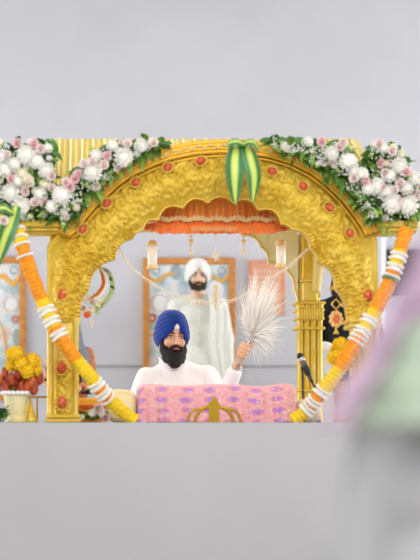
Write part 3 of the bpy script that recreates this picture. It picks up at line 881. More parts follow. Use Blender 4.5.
for k, (px, py, dx) in enumerate(((0, 378, -.5), (6, 374, -.3), (12, 379, -.12), (18, 373, 0), (23, 380, .15), (29, 376, .3), (34, 380, .55), (14, 385, -.1), (27, 386, .3), (3, 386, -.4), (21, 388, .1), (38, 378, .5), (-3, 383, -.5), (9, 382, -.2), (16, 380, 0), (25, 382, .2), (31, 383, .4), (6, 388, -.3), (33, 388, .4))):
    mb = MB(); bud(mb, P(px, py+7, DVS+random.uniform(-.05, .06)), (dx*.5, random.uniform(-.3, .2), 1), .085, .026); 
    obj('red_bud', mb, DKRED if k % 4 else mat('russet_petal', '#c9642a', .5), vs_)
for px, py, r, dy in ((15, 355, 9, 0), (22, 364, 8, -.02), (32, 362, 9, .01), (36, 370, 6, 0), (12, 365, 7, .03), (27, 371, 7, -.04)):
    mb = MB(); pompon(mb, P(px, py, DVS+dy), r*uu); obj('marigold_head', mb, YELLOW, vs_)
mb = MB()
for k in range(10): mb.tube([c+Vector((0, .02, .12)), c+Vector((random.uniform(-.06, .07), random.uniform(.0, .05), random.uniform(.2, .28)))], .003, 5)
obj('stems', mb, LEAFD, vs_)
DW = 8.12; uw = U(DW)
c = Vector((P(340, 0, DW).x, DW, DZ))
vs2 = thing('flower_vase', 'tan vase of yellow marigolds showing beside the right golden pillar', 'vase', c)
zt = P(0, 381, DW).z-DZ
obj('vase_body', MB().lathe(c, [(.038, 0), (.04, .015), (.028, .04), (.027, .06), (.034, zt-.12), (.04, zt-.05), (.045, zt), (.037, zt), (.025, zt-.08)], 36, flute=lambda a, z: 1+.03*math.cos(16*a)), mat('tan_vase', '#d9a566', .45, .2, var=(16, '#c48a4a', .4, .6)), vs2)
for px, py, r, dy in ((341, 346, 8.5, -.03), (346, 351, 8, -.07), (334, 358, 7, -.05), (341, 357, 8, -.09), (347, 362, 6.5, .02), (341, 366, 7, -.04), (337, 350, 7, .03)):
    mb = MB(); pompon(mb, P(px, py, DW+dy), r*uw); obj('marigold_head', mb, YELLOW, vs2)
mb = MB()
for k in range(16): leafblade(mb, c+Vector((0, 0, zt-.02)), Vector((random.gauss(0, .6), random.gauss(0, .5), 1)), .14, .014)
for k in range(6): mb.tube([c+Vector((0, 0, zt-.05)), P(340+random.uniform(-5, 5), 366, DW)], .004, 5)
obj('stems', mb, LEAFD, vs2)
# gold cone and rail beside the left vase
c = Vector((P(30, 0, 8.12).x, 8.12, DZ)); 
t = thing('cone_ornament', 'small tiered gold cone standing between left vase and pillar', 'ornament', c)
pr = []
for k in range(6): pr += [(.042-.006*k, .02*k+.012), (.044-.006*k, .02*k+.02), (.036-.006*k, .02*k+.024)]
obj('tiered_body', MB().lathe(c, [(.045, 0)]+pr+[(.004, .165)], 24), GOLD, t); obj('tip', MB().ell(c+Vector((0, 0, .168)), .008), GOLDP, t)
t = thing('low_rail', 'thin gold rail running behind the tiered gold cone', 'railing', Vector((P(40, 0, 8.5).x, 8.5, DZ)))
a = P(24, 397, 8.5); b = P(56, 397, 8.5)
obj('top_bar', MB().tube([a, b], .006, 8), GOLDD, t)
for px in (26, 37, 48): obj('post', MB().cap(Vector((P(px, 0, 8.5).x, 8.5, DZ)), P(px, 397, 8.5), .006), GOLDD, t)

# ------------------------------------------------------------------ scripture stand under the pink cloth
def rumala_mat():
    m = bpy.data.materials.new('pink_brocade'); m.use_nodes = True; nt = m.node_tree; b = nt.nodes['Principled BSDF']; N = nt.nodes.new; K = nt.links.new
    tc = N('ShaderNodeTexCoord'); 
    def mix(fac, a, bcol):
        x = N('ShaderNodeMix'); x.data_type = 'RGBA'
        K(fac, x.inputs['Factor']); 
        if isinstance(a, str): x.inputs['A'].default_value = (*hx(a), 1)
        else: K(a, x.inputs['A'])
        x.inputs['B'].default_value = (*hx(bcol), 1); return x.outputs['Result']
    def lt(sock, v, w=.03):
        r = N('ShaderNodeMapRange'); r.inputs['From Min'].default_value = v+w; r.inputs['From Max'].default_value = v-w; K(sock, r.inputs['Value']); return r.outputs['Result']
    def vor(scale, rnd, feat='F1'):
        v = N('ShaderNodeTexVoronoi'); v.inputs['Scale'].default_value = scale; v.inputs['Randomness'].default_value = rnd; v.feature = feat; K(tc.outputs['UV'], v.inputs['Vector']); return v
    base = '#ee9fae'
    big = vor(7.2, .16); n = N('ShaderNodeTexNoise'); n.inputs['Scale'].default_value = 60; K(tc.outputs['UV'], n.inputs['Vector'])
    add = N('ShaderNodeMath'); add.operation = 'MULTIPLY_ADD'; add.inputs[1].default_value = .35; K(n.outputs['Fac'], add.inputs[0]); K(big.outputs['Distance'], add.inputs[2])
    d_ = add.outputs[0]
    brk = N('ShaderNodeTexBrick'); brk.inputs['Scale'].default_value = 14; brk.inputs['Mortar Size'].default_value = .018; K(tc.outputs['UV'], brk.inputs['Vector'])
    brk.inputs['Color1'].default_value = (*hx('#f3a0b2'), 1); brk.inputs['Color2'].default_value = (*hx('#f6b0c0'), 1); brk.inputs['Mortar'].default_value = (*hx('#e7a27c'), 1)
    c1 = mix(lt(d_, .64), brk.outputs['Color'], '#f2b7bb')
    c2 = mix(lt(d_, .50), c1, '#e9929f')
    c3 = mix(lt(d_, .385), c2, '#be86de')
    sp = vor(60, 1.0); sep = N('ShaderNodeSeparateColor'); K(sp.outputs['Color'], sep.inputs['Color'])
    g = N('ShaderNodeMath'); g.operation = 'GREATER_THAN'; g.inputs[1].default_value = .86; K(sep.outputs['Red'], g.inputs[0])
    mu = N('ShaderNodeMath'); mu.operation = 'MULTIPLY'; K(g.outputs[0], mu.inputs[0]); K(lt(sp.outputs['Distance'], .34, .08), mu.inputs[1])
    c4 = mix(mu.outputs[0], c3, '#fff6ea')
    K(c4, b.inputs['Base Color']); b.inputs['Roughness'].default_value = .55; b.inputs['Sheen Weight'].default_value = .3
    return m
RUM = rumala_mat()
DM = 8.32; um = U(DM)
st = thing('scripture_stand', 'low scripture desk draped in pink floral sequinned cloth', 'desk', Vector((P(216, 0, DM).x, DM, DZ)))
xa, xb = P(138, 0, DM).x, P(297, 0, DM).x; zt = P(0, 383.5, DM).z
mb = MB(); uvs = []
NU, NV = 160, 70
def rum(u, v):
    # profile: bottom front -> up -> rounded top -> back -> down
    x = xa+(xb-xa)*u; per = v
    e = min(1, (u/.045))**.5 if u < .045 else (min(1, (1-u)/.07)**.5 if u > .93 else 1)
    e = max(e, .0)
    h = (zt-DZ)*(.86+.14*e)-.012*math.sin(u*PI*2)**2
    dep = .29*(.8+.2*e); y0 = DM+(.29-dep)*.5+.01*math.sin(u*31)
    rad = .05
    Lf = h-rad; La = rad*PI/2; Lt = dep-2*rad; T = 2*Lf+2*La+Lt; s = v*T
    if s < Lf: y, z = y0, s
    elif s < Lf+La: a = (s-Lf)/rad; y, z = y0+rad*(1-math.cos(a)), Lf+rad*math.sin(a)
    elif s < Lf+La+Lt: y, z = y0+rad+(s-Lf-La), h
    elif s < Lf+2*La+Lt: a = (s-Lf-La-Lt)/rad; y, z = y0+dep-rad+rad*math.sin(a), h-rad*(1-math.cos(a))
    else: y, z = y0+dep, Lf-(s-Lf-2*La-Lt)
    fold = .012*math.sin(u*PI*26+2*math.sin(u*9))*(1-min(1, z/h))+.004*noise.noise(Vector((x*9, y*9, z*9)))
    return Vector((x+.01*noise.noise(Vector((z*8, u*3, 1)))*(1 if .02 < u < .98 else 0), y-fold if v < .5 else y+fold, DZ+max(z, 0)+.006*noise.noise(Vector((x*7, y*5, 3)))))
mb.sheet(rum, NU, NV)
for s_ in (0, 1):   # cloth ends
    n0 = len(mb.v); loop = [rum(s_, j/NV) for j in range(NV+1)]; mb.v += loop; mb.f.append(tuple(range(n0, n0+NV+1)) if s_ == 0 else tuple(range(n0+NV, n0-1, -1)))
o = obj('floral_cloth', mb, RUM, st)
uvl = o.data.uv_layers.new(name='UVMap')
W_ = NU+1
for p in o.data.polygons:
    for li in p.loop_indices:
        vi = o.data.loops[li].vertex_index
        if vi < W_*(NV+1): uvl.data[li].uv = ((vi % W_)/NU*.95, (vi//W_)/NV*1.50)
        else: uvl.data[li].uv = ((vi % NV)/NV*.4, .3)
obj('desk_body', MB().box((xa+.06, DM+.06, DZ), (xb-.06, DM+.24, zt-.05)), WOODF, st, smooth=False)
SEQ = mat('sequin', '#fff4e6', .25, .3)
mb = MB()
for k in range(230):
    u = random.random() if k % 3 else 1-.25*random.random()**1.5; v = random.random()*.36
    p = rum(min(.985, max(.02, u)), v); mb.ell(p+Vector((0, -.003, .001)), random.uniform(.0025, .0055), nu=7, nv=5)
obj('sequin_trim', mb, SEQ, st)['kind'] = 'stuff'
# cushions at the two ends
def cushion(label, x0, x1, y0, d0, m, hh):
    A = P(x0, y0, d0); B = P(x1, 422, d0); c = Vector(((A.x+B.x)/2, d0+.09, DZ))
    t = thing('bolster_cushion', label, 'cushion', c); rx = (B.x-A.x)/2; rz = (A.z-DZ)/2
    def fn(p): return 1+.03*noise.noise(p*3)
    mb = MB(); 
    N_ = 28
    for j in range(N_+1):
        ph = PI*j/N_
        for i in range(40):
            th = 2*PI*i/40; sg = lambda q, e: math.copysign(abs(q)**e, q)
            x = sg(math.sin(ph), .6)*sg(math.cos(th), .55); y = sg(math.sin(ph), .6)*sg(math.sin(th), .55); z = sg(math.cos(ph), .75)
            mb.v.append(c+Vector((x*rx, y*.09, rz+z*rz*(1+.05*noise.noise(Vector((x*2, y*2, z)))))))
    for j in range(N_):
        for i in range(40): a = j*40+i; b = j*40+(i+1) % 40; mb.f.append((a, a+40, b+40, b))
    obj('cover', mb, m, t); return t, c, rx, rz
CUSH = mat('pale_gold_satin', '#ecd9a2', .5, .1, var=(6, '#f1e3b8', .4, .7), sheen=.3)
t, c, rx, rz = cushion('pale gold satin cushion against the pink cloth, garland ending before it', 106, 137.5, 389, 8.36, CUSH, 1)
obj('piping', MB().tube([c+Vector((rx*.93*math.copysign(abs(math.cos(a))**.55, math.cos(a)), .086*math.copysign(abs(math.sin(a))**.55, math.sin(a)), rz)) for a in [2*PI*k/40 for k in range(40)]], .006, 6, closed=True), WHITET, t)
t, c, rx, rz = cushion('pale gold satin cushion between pink cloth and the microphone', 297.5, 322, 399, 8.36, CUSH, 1)
obj('piping', MB().tube([c+Vector((rx*.93*math.copysign(abs(math.cos(a))**.55, math.cos(a)), .086*math.copysign(abs(math.sin(a))**.55, math.sin(a)), rz)) for a in [2*PI*k/40 for k in range(40)]], .006, 6, closed=True), WHITET, t)
# orange-cloth box, small flowers at the left pillar's foot
A = P(79.5, 398, 8.42); B = P(104, 422, 8.42)
t = thing('offering_box', 'orange cloth covered box behind the foot of the left pillar', 'box', Vector((A.x, 8.42, DZ)))
sharp(obj('box_body', MB().box((A.x, 8.42, DZ), (B.x, 8.6, A.z-.02), .006), mat('orange_cotton', '#f29a2a', .8, var=(9, '#f6ae48', .4, .6)), t))
sharp(obj('lid_cloth', MB().box((A.x-.01, 8.405, A.z-.05), (B.x+.012, 8.615, A.z), .008), mat('orange_cotton_light', '#f8ac3c', .8), t))
obj('border_ribbon', MB().box((A.x-.012, 8.402, A.z-.062), (B.x+.014, 8.618, A.z-.048)), mat('red_ribbon', '#d4502a', .6), t, smooth=False)
t = thing('flower_bunch', 'small leafy bunch with white and pink flowers at left pillar foot', 'flowers', P(88, 421, 8.3))
mb = MB()
for k in range(130):
    b = P(random.uniform(72, 104), random.uniform(414, 421), 8.3+random.uniform(-.05, .08)); leafblade(mb, b, Vector((random.gauss(0, 1), random.gauss(-.4, .6), random.uniform(.2, 1.2))), random.uniform(.03, .06), .008)
obj('foliage', mb, LEAFD, t)
for x, y, r, M_, nm in ((92, 413, 4, MUM, 'chrysanthemum'), (98, 409, 4.4, ROSE, 'rose'), (102, 414, 4, MUM, 'chrysanthemum'), (105, 418, 3.6, ROSED, 'rose'), (82, 417, 3, MUMC, 'chrysanthemum')):
    inst(nm, M_, t, P(x, y, 8.22), (PI/2, 0, random.uniform(-.3, .3)), r*U(8.22))
t = thing('leafy_sprig', 'dark leafy sprig beside the cream vase at the lower left corner', 'leaves', P(2, 421.5, 7.9))
mb = MB()
for k in range(90):
    b = P(random.uniform(-8, 6), random.uniform(409, 421), 7.88+random.uniform(-.03, .03)); leafblade(mb, b, Vector((random.gauss(0, 1), random.gauss(-.4, .4), random.uniform(.1, 1.1))), random.uniform(.03, .05), .009)
obj('foliage', mb, LEAFD, t)
mb = MB()
for x in (-4, 0, 3): mb.tube([Vector((P(x, 0, 7.88).x, 7.88, DZ)), P(x+1, 412, 7.88)], .004, 5)
obj('stem', mb, LEAFD, t)
# gold emblem on the dais edge
DE = 7.74; ue = U(DE); c = Vector((P(214, 0, DE).x, DE, DZ))
t = thing('gold_emblem', 'dull gold emblem of upright blade and curved arms before the pink cloth', 'emblem', c)
zt_ = P(0, 397, DE).z
bl = [(-5.5, 422), (-5.2, 409), (-6.2, 405.5), (-4, 401), (0, 396.5), (4, 401), (6.2, 405.5), (5.2, 409), (5.5, 422)]
mb = MB().prism([(c.x+x*ue, max(P(0, y, DE).z, DZ)) for x, y in bl], DE-.012, DE+.012); sharp(obj('blade', mb, GOLDD, t))
for s in (-1, 1):
    pa = spline([P(214+s*x, y, DE) for x, y in ((4, 407), (10, 408), (15, 412), (18, 417), (19, 421.6))], 30)
    obj('curved_arm', MB().tube(pa, [2.1*ue*(1-.35*abs(i/29-.4)) for i in range(30)], 10, sq=.6), GOLDD, t)
    pa = spline([P(214+s*x, y, DE+.01) for x, y in ((8, 409), (18, 409.5), (24, 414), (27, 421.6))], 30)
    obj('outer_arm', MB().tube(pa, 1.5*ue, 10, sq=.6), GOLDD, t)
obj('foot', MB().box((c.x-.16, DE-.03, DZ), (c.x+.16, DE+.03, DZ+.006), .002), GOLDD, t)

# ------------------------------------------------------------------ microphone
DMC = 8.59; uc = U(DMC)
bx_ = Vector((P(314.5, 0, DMC).x, DMC, STZ if DMC > 8.85 else DZ))
t = thing('microphone', 'dark handheld microphone in a gooseneck stand before the fluted gold pillar', 'microphone', bx_)
g0 = P(299.5, 355, DMC); g1 = P(312, 381.5, DMC)
dm = (g1-g0).normalized()
obj('grille', MB().ell(g0+dm*1.5*uc, (.021, .021, .023), nu=20, nv=14), mat('mic_mesh', '#3a3b3d', .4, .6, bump=(400, .8)), t)
obj('collar', MB().cap(g0+dm*4.2*uc, g0+dm*5.4*uc, .0205), STEEL, t)
obj('handle', MB().tube([g0+dm*4.5*uc, g0+dm*12*uc, g1-dm*4*uc, g1], [.0195, .0175, .013, .012], 18), mat('mic_grey', '#55595b', .4, .3), t)
obj('clip', MB().cap(g0+dm*13*uc, g0+dm*20*uc, .02), DARKM, t)
neck = spline([g1, P(315, 389, DMC), P(316, 399, DMC), bx_+Vector((0, 0, .06))], 30)
obj('gooseneck', MB().tube(neck, .0065, 10), DARKM, t)
obj('stand_base', MB().lathe(bx_, [(.042, 0), (.042, .012), (.02, .02), (.012, .07)], 24), DARKM, t)
cl = spline([g0+dm*14*uc, P(302, 366, DMC), P(302.5, 377, DMC), P(303, 400, DMC), Vector((P(304, 0, DMC).x, DMC+.02, DZ+.004))], 40)
obj('cable', MB().tube(cl, .006, 8), DARKM, t)

# ------------------------------------------------------------------ white lectern seen through the right opening
DL = 10.42; A = P(318, 343, DL); B = P(338, 0, DL)
t = thing('white_lectern', 'white draped box stand between fluted pillar and right marigold vase', 'stand', Vector(((A.x+B.x)/2, DL+.2, STZ)))
sharp(obj('body', MB().box((A.x-.04, DL, STZ), (B.x, DL+.3, A.z-.05), .01), mat('pale_blue_white', '#dfe6ee', .6), t))
mb = MB(); mb.box((A.x-.06, DL-.02, A.z-.06), (B.x+.02, DL+.32, A.z-.02), .012); mb.ell(((A.x+B.x)/2-.01, DL+.15, A.z-.03), (.08, .13, .05)); obj('cover_cloth', mb, WHITET, t)

# ------------------------------------------------------------------ hanging ornaments either side of the arch foot
DO = 8.45; uo = U(DO)
t = thing('hanging_ornament', 'gold pendant with orange flower hung in the right side opening', 'ornament', P(336, 290, DO))
def od(px, py, dy=0): p = P(px, py, DO); p.y += dy; return p
mb = MB(); mb.tube([od(336, 250), od(336, 286)], .004, 6); obj('cord', mb, GOLDD, t)
mb = MB(); mb.ell(od(336, 287), (2.6*uo, 2.2*uo, 5*uo)); mb.ell(od(332, 288), (3.2*uo, 1.2*uo, 2.2*uo)); mb.ell(od(340.5, 288), (3.2*uo, 1.2*uo, 2.2*uo)); obj('crown', mb, GOLD, t)
mb = MB(); mb.tube([od(336, 299), od(340.5, 304), od(336, 309.5), od(331.5, 304)], 1.1*uo, 6, closed=True); obj('lozenge', mb, GOLD, t)
mb = MB()
for k in range(9):
    a = 2*PI*k/9; mb.ell(od(336+5*math.cos(a), 319+6.4*math.sin(a), 0), (2.4*uo, 1.2*uo, 2.6*uo), nu=12, nv=8)
mb.ell(od(336, 319), (5*uo, 1.4*uo, 6*uo)); obj('rosette', mb, mat('peach_gold', '#f2cf94', .4, .3), t)
mb = MB()
for k in range(6):
    a = 2*PI*k/6; mb.ell(od(336+2.3*math.cos(a), 319+2.8*math.sin(a), -.012), (1.5*uo, .8*uo, 1.7*uo), nu=10, nv=7)
obj('flower_inlay', mb, mat('coral_enamel', '#ea7a4c', .4), t)
mb = MB(); mb.lathe(od(336, 334), [(2.9*uo, 0), (2.6*uo, .006), (1.2*uo, 4*uo), (.7*uo, 7*uo)], 16); obj('bell', mb, GOLD, t)
t = thing('hanging_ornament', 'green and orange ribbon hoop with flowers hung inside the left arch foot', 'ornament', P(100, 268, DO))
def hoop(pts, w, m, nm):
    pa = spline([od(x, y) for x, y in pts], 50)
    obj(nm, MB().tube(pa, [w*uo*(.55+.45*math.sin(PI*i/49)) for i in range(50)], 10, sq=.35), m, t)
hoop([(102, 268), (108, 272), (112, 281), (112, 291), (107, 299), (101, 306), (95, 312)], 2.6, mat('ribbon_green', '#a9bf84', .7, var=(28, '#2e4428', .52, .56)), 'green_ribbon')
hoop([(100, 268), (105, 275), (106.5, 284), (103, 292), (97, 299), (90, 304)], 1.8, WHITET, 'white_ribbon')
hoop([(99, 268), (102.5, 276), (103, 285), (98, 293), (91, 298), (86, 300)], 1.9, mat('ribbon_orange', '#cf6a2a', .7, var=(22, '#e0b24a', .5, .58)), 'orange_ribbon')
obj('cord', MB().tube([od(100.5, 252), od(100.5, 268)], .004, 6), GOLDD, t)
for x, y, r, M_, nm in ((97, 306, 4, MUMC, 'chrysanthemum'), (92, 311, 3.6, MUMC, 'chrysanthemum'), (85, 302, 3, MUM, 'chrysanthemum'), (101, 301, 3, MUMC, 'chrysanthemum'), (88, 297, 2.6, MUMC, 'chrysanthemum'), (92, 303, 2.6, ROSE, 'rose'), (96, 299, 2.4, MUM, 'chrysanthemum'), (83, 309, 2.8, ROSE, 'rose')): inst(nm, M_, t, od(x, y, -.03), (PI/2, 0, 0), r*uo)
mb = MB(); pompon(mb, od(87, 315, -.03), 3.4*uo); obj('orange_bloom', mb, VELRED, t)
mb = MB(); mb.tube([od(92, 316), od(91.5, 326)], .7*uo, 6); mb.ell(od(91.5, 326), (1.4*uo, 1*uo, 2*uo)); obj('tassel', mb, FRINGE, t)
mb = MB()
for x, y in ((98, 311), (101, 298), (90, 308), (95, 303)): leafblade(mb, od(x, y, -.02), Vector((random.uniform(-.5, .8), -.4, random.uniform(-1, .2))), .05, .012)
obj('foliage', mb, LEAF, t)

# ------------------------------------------------------------------ people
def head_prims(mb, M):
    n = len(mb.v)
    mb.ell((0, .018, .03), (.074, .094, .095)); mb.ell((0, -.022, -.04), (.064, .068, .08)); mb.ell((0, -.045, -.088), (.043, .042, .034))
    mb.ell((0, -.04, .055), (.064, .055, .05))
    mb.cap((0, -.090, .004), (0, -.113, -.036), .009, .0145); 
    for s in (-1, 1):
        mb.ell((s*.0125, -.100, -.041), (.0095, .012, .009))
        mb.cap((s*.012, -.086, .019), (s*.05, -.070, .017), .0115, .011)
        mb.ell((s*.040, -.060, -.032), (.027, .028, .03))
        mb.ell((s*.076, .015, -.012), (.011, .022, .032))
        mb.cap((s*.055, .0, -.05), (s*.04, -.05, -.085), .026, .022)
    mb.cap((0, .022, -.07), (0, .035, -.20), .053, .053)
    mb.xf(M, n)
def face_parts(body, M, skin, hair, beard_long, moust=True):
    for s in (-1, 1):
        e = MB().ell((s*.032, -.0785, .001), (.0145, .0105, .0085), nu=16, nv=10).xf(M); eo = obj('eye', e, EYEW, body, local=True)
        i_ = MB().ell((s*.033, -.0868, .0005), (.0062, .0035, .0066), nu=12, nv=8).xf(M); obj('iris', i_, EYED, eo, local=True)
        l_ = MB().tube([M @ Vector((s*x, y, z)) for x, y, z in ((.016, -.083, .004), (.024, -.089, .0085), (.034, -.0905, .0095), (.044, -.085, .006), (.048, -.08, .001))], .0026, 6); obj('eyelid', l_, mat('eyelid', '#5f4030', .5), eo, local=True)
        b_ = MB().tube([M @ Vector((s*x, y, z)) for x, y, z in ((.012, -.099, .018), (.022, -.0985, .0235), (.036, -.0935, .0255), (.050, -.081, .020))], [.003, .0055, .005, .002], 8, sq=.9); obj('eyebrow', b_, HAIR, body, local=True)
    lp = MB().ell((0, -.1005, -.0745), (.022, .012, .006)).ell((0, -.099, -.067), (.019, .010, .0045)).xf(M); obj('lips', lp, LIP, body, local=True)
    bd = MB()
    for s in (-1, 1):
        bd.cap((s*.072, -.018, .012), (s*.066, -.032, -.055), .010, .018)
        bd.cap((s*.066, -.03, -.05), (s*.042, -.066, -.098), .018, .03)
        if moust:
            bd.cap((s*.004, -.108, -.0565), (s*.028, -.098, -.062), .0075, .0085); bd.cap((s*.028, -.098, -.062), (s*.040, -.085, -.088), .0085, .014)
    if beard_long:
        bd.ell((0, -.074, -.112), (.064, .046, .036)); bd.ell((0, -.076, -.134), (.060, .043, .042)); bd.ell((0, -.076, -.158), (.042, .034, .034))
        for s in (-1, 1): bd.cap((s*.062, -.035, -.07), (s*.046, -.06, -.135), .026, .026)
    else:
        bd.ell((0, -.07, -.108), (.048, .04, .026)); bd.ell((0, -.084, -.098), (.02, .024, .014))
    fn = lambda v: .0035*noise.noise(v*Vector((1, 1, .4)).length*0+Vector((v.x*170, v.y*170, v.z*60)))+.003*noise.noise(v*60)
    b2 = remesh(bd, .004, 3, fn).xf(M); return obj('beard', b2, hair, body, local=True)
def turban(root, M, m, fa=.0085, rx=.113, ry=.128, top=.178, sl=.115, notch=.068, layers=7, back=None):
    mb = MB(); NU, NV = 168, 64
    zc = .035
    for j in range(NV+1):
        for i in range(NU):
            th = 2*PI*i/NU                      # 0 = front (-Y)
            a = th if th <= PI else th-2*PI; A = abs(a)
            ze = notch-sl*min(1, A/1.25)**.85-.012*max(0, A-1.25)
            t = j/NV                            # edge -> crown
            ph0 = math.asin(max(-.95, min(.95, (ze-zc)/(top-zc)*(1 if ze > zc else .8)))); ph = ph0+(PI/2-ph0)*t
            z = zc+(top-zc)*math.sin(ph); r = max(math.cos(ph), 0)**.72
            q = (z-ze)/(top-ze+1e-6)
            k = (q*layers+.25*A) % 1
            fold = fa*(1-k)**1.5*(1-.75*t**3)*min(1, r*2)
            lowbulge = .010*math.exp(-((q-.25)/.25)**2)*min(1, A/.5)
            rr = 1+(fold+lowbulge)/.11
            # lower lip tucks in
            if t < .05: rr *= .90+.10*(t/.05)
            asym = 1+.03*math.sin(a)
            x = rx*r*rr*math.sin(a)*asym; y = -ry*r*rr*math.cos(a)+.016
            w = .0018*noise.noise(Vector((x*60, y*60, z*120)))
            mb.v.append(M @ Vector((x*(1+w*4), y*(1+w*4), z)))
    for j in range(NV):
        for i in range(NU):
            a = j*NU+i; b = j*NU+(i+1) % NU; mb.f.append((a, b, b+NU, a+NU))
    mb.f.append(tuple(NV*NU+i for i in range(NU)))
    return obj('turban', mb, m, root, local=True)
def hand_fist(mb, Hc, axis, palm, Rm=.024, s=1.0):
    """four curled fingers and a thumb closed round a rod through Hc along axis; palm points from rod to palm"""
    a = axis.normalized(); p = (palm-a*palm.dot(a)).normalized(); q = a.cross(p)
    mb.ell(Hc+p*.028*s, (.020*s, .020*s, .040*s), rot=Matrix((q, p, a)).transposed())
    for k, (o, L) in enumerate(((.030, .95), (.010, 1.05), (-.010, 1.0), (-.029, .85))):
        c = Hc+a*o*s; pts = []
        for t in (20, 75, 130, 185, 235):
            an = math.radians(t); rr = Rm*s*(1.05 if t < 100 else .92)*L
            pts.append(c+(p*math.cos(an)+q*math.sin(an))*rr)
        rads = [.0105, .010, .0092, .0085, .0075]
        for i in range(4): mb.cap(pts[i], pts[i+1], rads[i]*s, rads[i+1]*s, 10)
    th = [Hc+p*.03*s-q*.008*s+a*.03*s, Hc+a*.046*s-q*.020*s+p*.012*s, Hc+a*.045*s-q*.022*s-p*.014*s, Hc+a*.036*s-q*.010*s-p*.026*s]
    for i in range(3): mb.cap(th[i], th[i+1], (.0125, .011, .0095)[i]*s, (.011, .0095, .008)[i]*s, 10)

# --- seated reader with the whisk
D1 = 9.03
SX = P(178, 0, D1).x; SZ = STZ+.06
p1 = thing('person', 'bearded person in blue turban and white kurta seated behind pink cloth, raising a whisk', 'person', (SX, D1, STZ))
o_ = .06
EY = (CY-338)*U(D1)+H-STZ                      # eye height above the stage
HM1 = Matrix.Translation((P(171.6, 0, D1).x-SX, -.02, EY)) @ Matrix.Rotation(math.radians(14), 4, 'Z') @ Matrix.Rotation(math.radians(2), 4, 'Y') @ Matrix.Scale(1.05, 4)
HANDP = P(241, 352.5, D1)-Vector((SX, D1, STZ)); HANDP.y = -.20
axis1 = Vector((.42, -.05, .9)).normalized()
WR = P(234.5, 366, D1)-Vector((SX, D1, STZ)); WR.y = -.16
EL = P(222, 402, D1)-Vector((SX, D1, STZ)); EL.y = -.06
SHR = Vector((.190, .05, EY-.245)); SHL = Vector((-.200, .05, EY-.255))
ELl = Vector((-.29, -.06, EY-.46)); WRl = Vector((-.10, -.27, EY-.58))
b1 = MB(); head_prims(b1, HM1)
b1.cap((0, .03, EY-.16), (0, .04, EY-.30), .06, .09)
b1.ell((0, .04, EY-.36), (.15, .10, .14)); b1.ell((0, .04, EY-.55), (.14, .10, .2)); b1.ell((0, .03, .14), (.18, .14, .12))
b1.cap(SHR, EL, .045, .038); b1.cap(EL, WR, .036, .025); b1.cap(WR, WR.lerp(HANDP, .6), .025, .028)
b1.cap(SHL, ELl, .045, .038); b1.cap(ELl, WRl, .036, .025); b1.ell(WRl+Vector((.05, -.03, -.005)), (.055, .035, .02))
hand_fist(b1, HANDP, axis1, Vector((-.25, .5, -.5)), s=1.28)
for s in (-1, 1): b1.cap((s*.12, .03, .12), (s*.34, -.10, .10), .075, .055); b1.cap((s*.34, -.11, .09), (-s*.05, -.21, .07), .05, .04); b1.ell((-s*.10, -.235, .065), (.09, .045, .035))
for k in range(4): b1.cap(WRl+Vector((.08, -.045+.018*k, 0)), WRl+Vector((.14, -.05+.02*k, -.015)), .009, .007, 10)
b1.cap(WRl+Vector((.03, -.05, .01)), WRl+Vector((.08, -.085, .005)), .011, .008, 10)
body1 = obj('body', remesh(b1, .0058, 3), SKIN, p1, local=True)
face_parts(body1, HM1, SKIN, HAIR, True)
tb = turban(p1, HM1, BLUE, fa=.0055, rx=.100, ry=.118, sl=.135, top=.174)
# white under-turban at the notch
nt = MB().ell((0, -.090, .062), (.026, .016, .022), nu=16, nv=10, fn=lambda p: 1-.35*max(0, p.z)*abs(p.x)).xf(HM1); obj('under_turban', nt, WHITET, tb, local=True)
k1 = MB()
k1.ell((0, .045, EY-.33), (.195, .115, .13)); k1.ell((0, .04, EY-.52), (.185, .125, .24)); k1.ell((0, .02, .17), (.25, .19, .15))
k1.cap((-.01, .04, EY-.27), (-.037, .010, EY-.135), .105, .084)
k1.cap((-.05, .04, EY-.2), SHL+Vector((.01, 0, -.012)), .058, .062); k1.cap((.05, .04, EY-.2), SHR+Vector((-.01, 0, -.012)), .058, .062)
k1.cap(SHL, ELl, .072, .062); k1.cap(ELl, WRl.lerp(ELl, .08), .062, .045); k1.cap(SHR, EL, .074, .064); k1.cap(EL, WR.lerp(EL, .22), .062, .044)
for s in (-1, 1): k1.cap((s*.12, .03, .13), (s*.35, -.11, .11), .10, .075); k1.cap((s*.35, -.11, .10), (-s*.02, -.215, .085), .07, .055)
wr = lambda v: .007*noise.noise(Vector((v.x*7+v.z*5, v.y*9, v.z*8)))+.005*math.sin(v.x*22+v.z*34+5*noise.noise(v*5))*noise.noise(v*3.3+Vector((4, 0, 0)))
kk = remesh(k1, .009, 5, wr)
# open the neck
kt = obj('kurta', kk, KURTA, p1, local=True)
cb = lambda z, rx_, ry_, n_=26, dz=0: [Vector((math.sin(a)*rx_, .035-math.cos(a)*ry_, EY+z-dz*max(0, math.cos(a)))) for a in [2*PI*k/n_ for k in range(n_)]]
mb = MB()
def collar(u, v):
    a = -PI+2*PI*u; op = max(0, math.cos(a))**6
    r = .080+.010*v; return Vector((math.sin(a)*r*(1.05)-.036, .010-math.cos(a)*r*1.03, EY-.150+.045*v*(1-.55*op)-.055*max(0, math.cos(a))))
obj('collar', MB().sheet(collar, 60, 5, None), KURTA, kt, local=True).modifiers.new('t', 'SOLIDIFY').thickness = .006
nk = MB(); nk.v = [Vector((-.034, -.068, EY-.228)), Vector((.034, -.068, EY-.228)), Vector((.012, -.101, EY-.30)), Vector((-.004, -.103, EY-.305)), Vector((0, -.094, EY-.24))]
nk.f = [(0, 3, 4), (4, 3, 2), (4, 2, 1)]
pk = MB().tube([Vector((.004, -.099, EY-.285)), Vector((.006, -.105, EY-.36)), Vector((.008, -.1, EY-.46))], .010, 8, sq=.35); obj('placket', pk, KURTA, kt, local=True)
mb = MB()
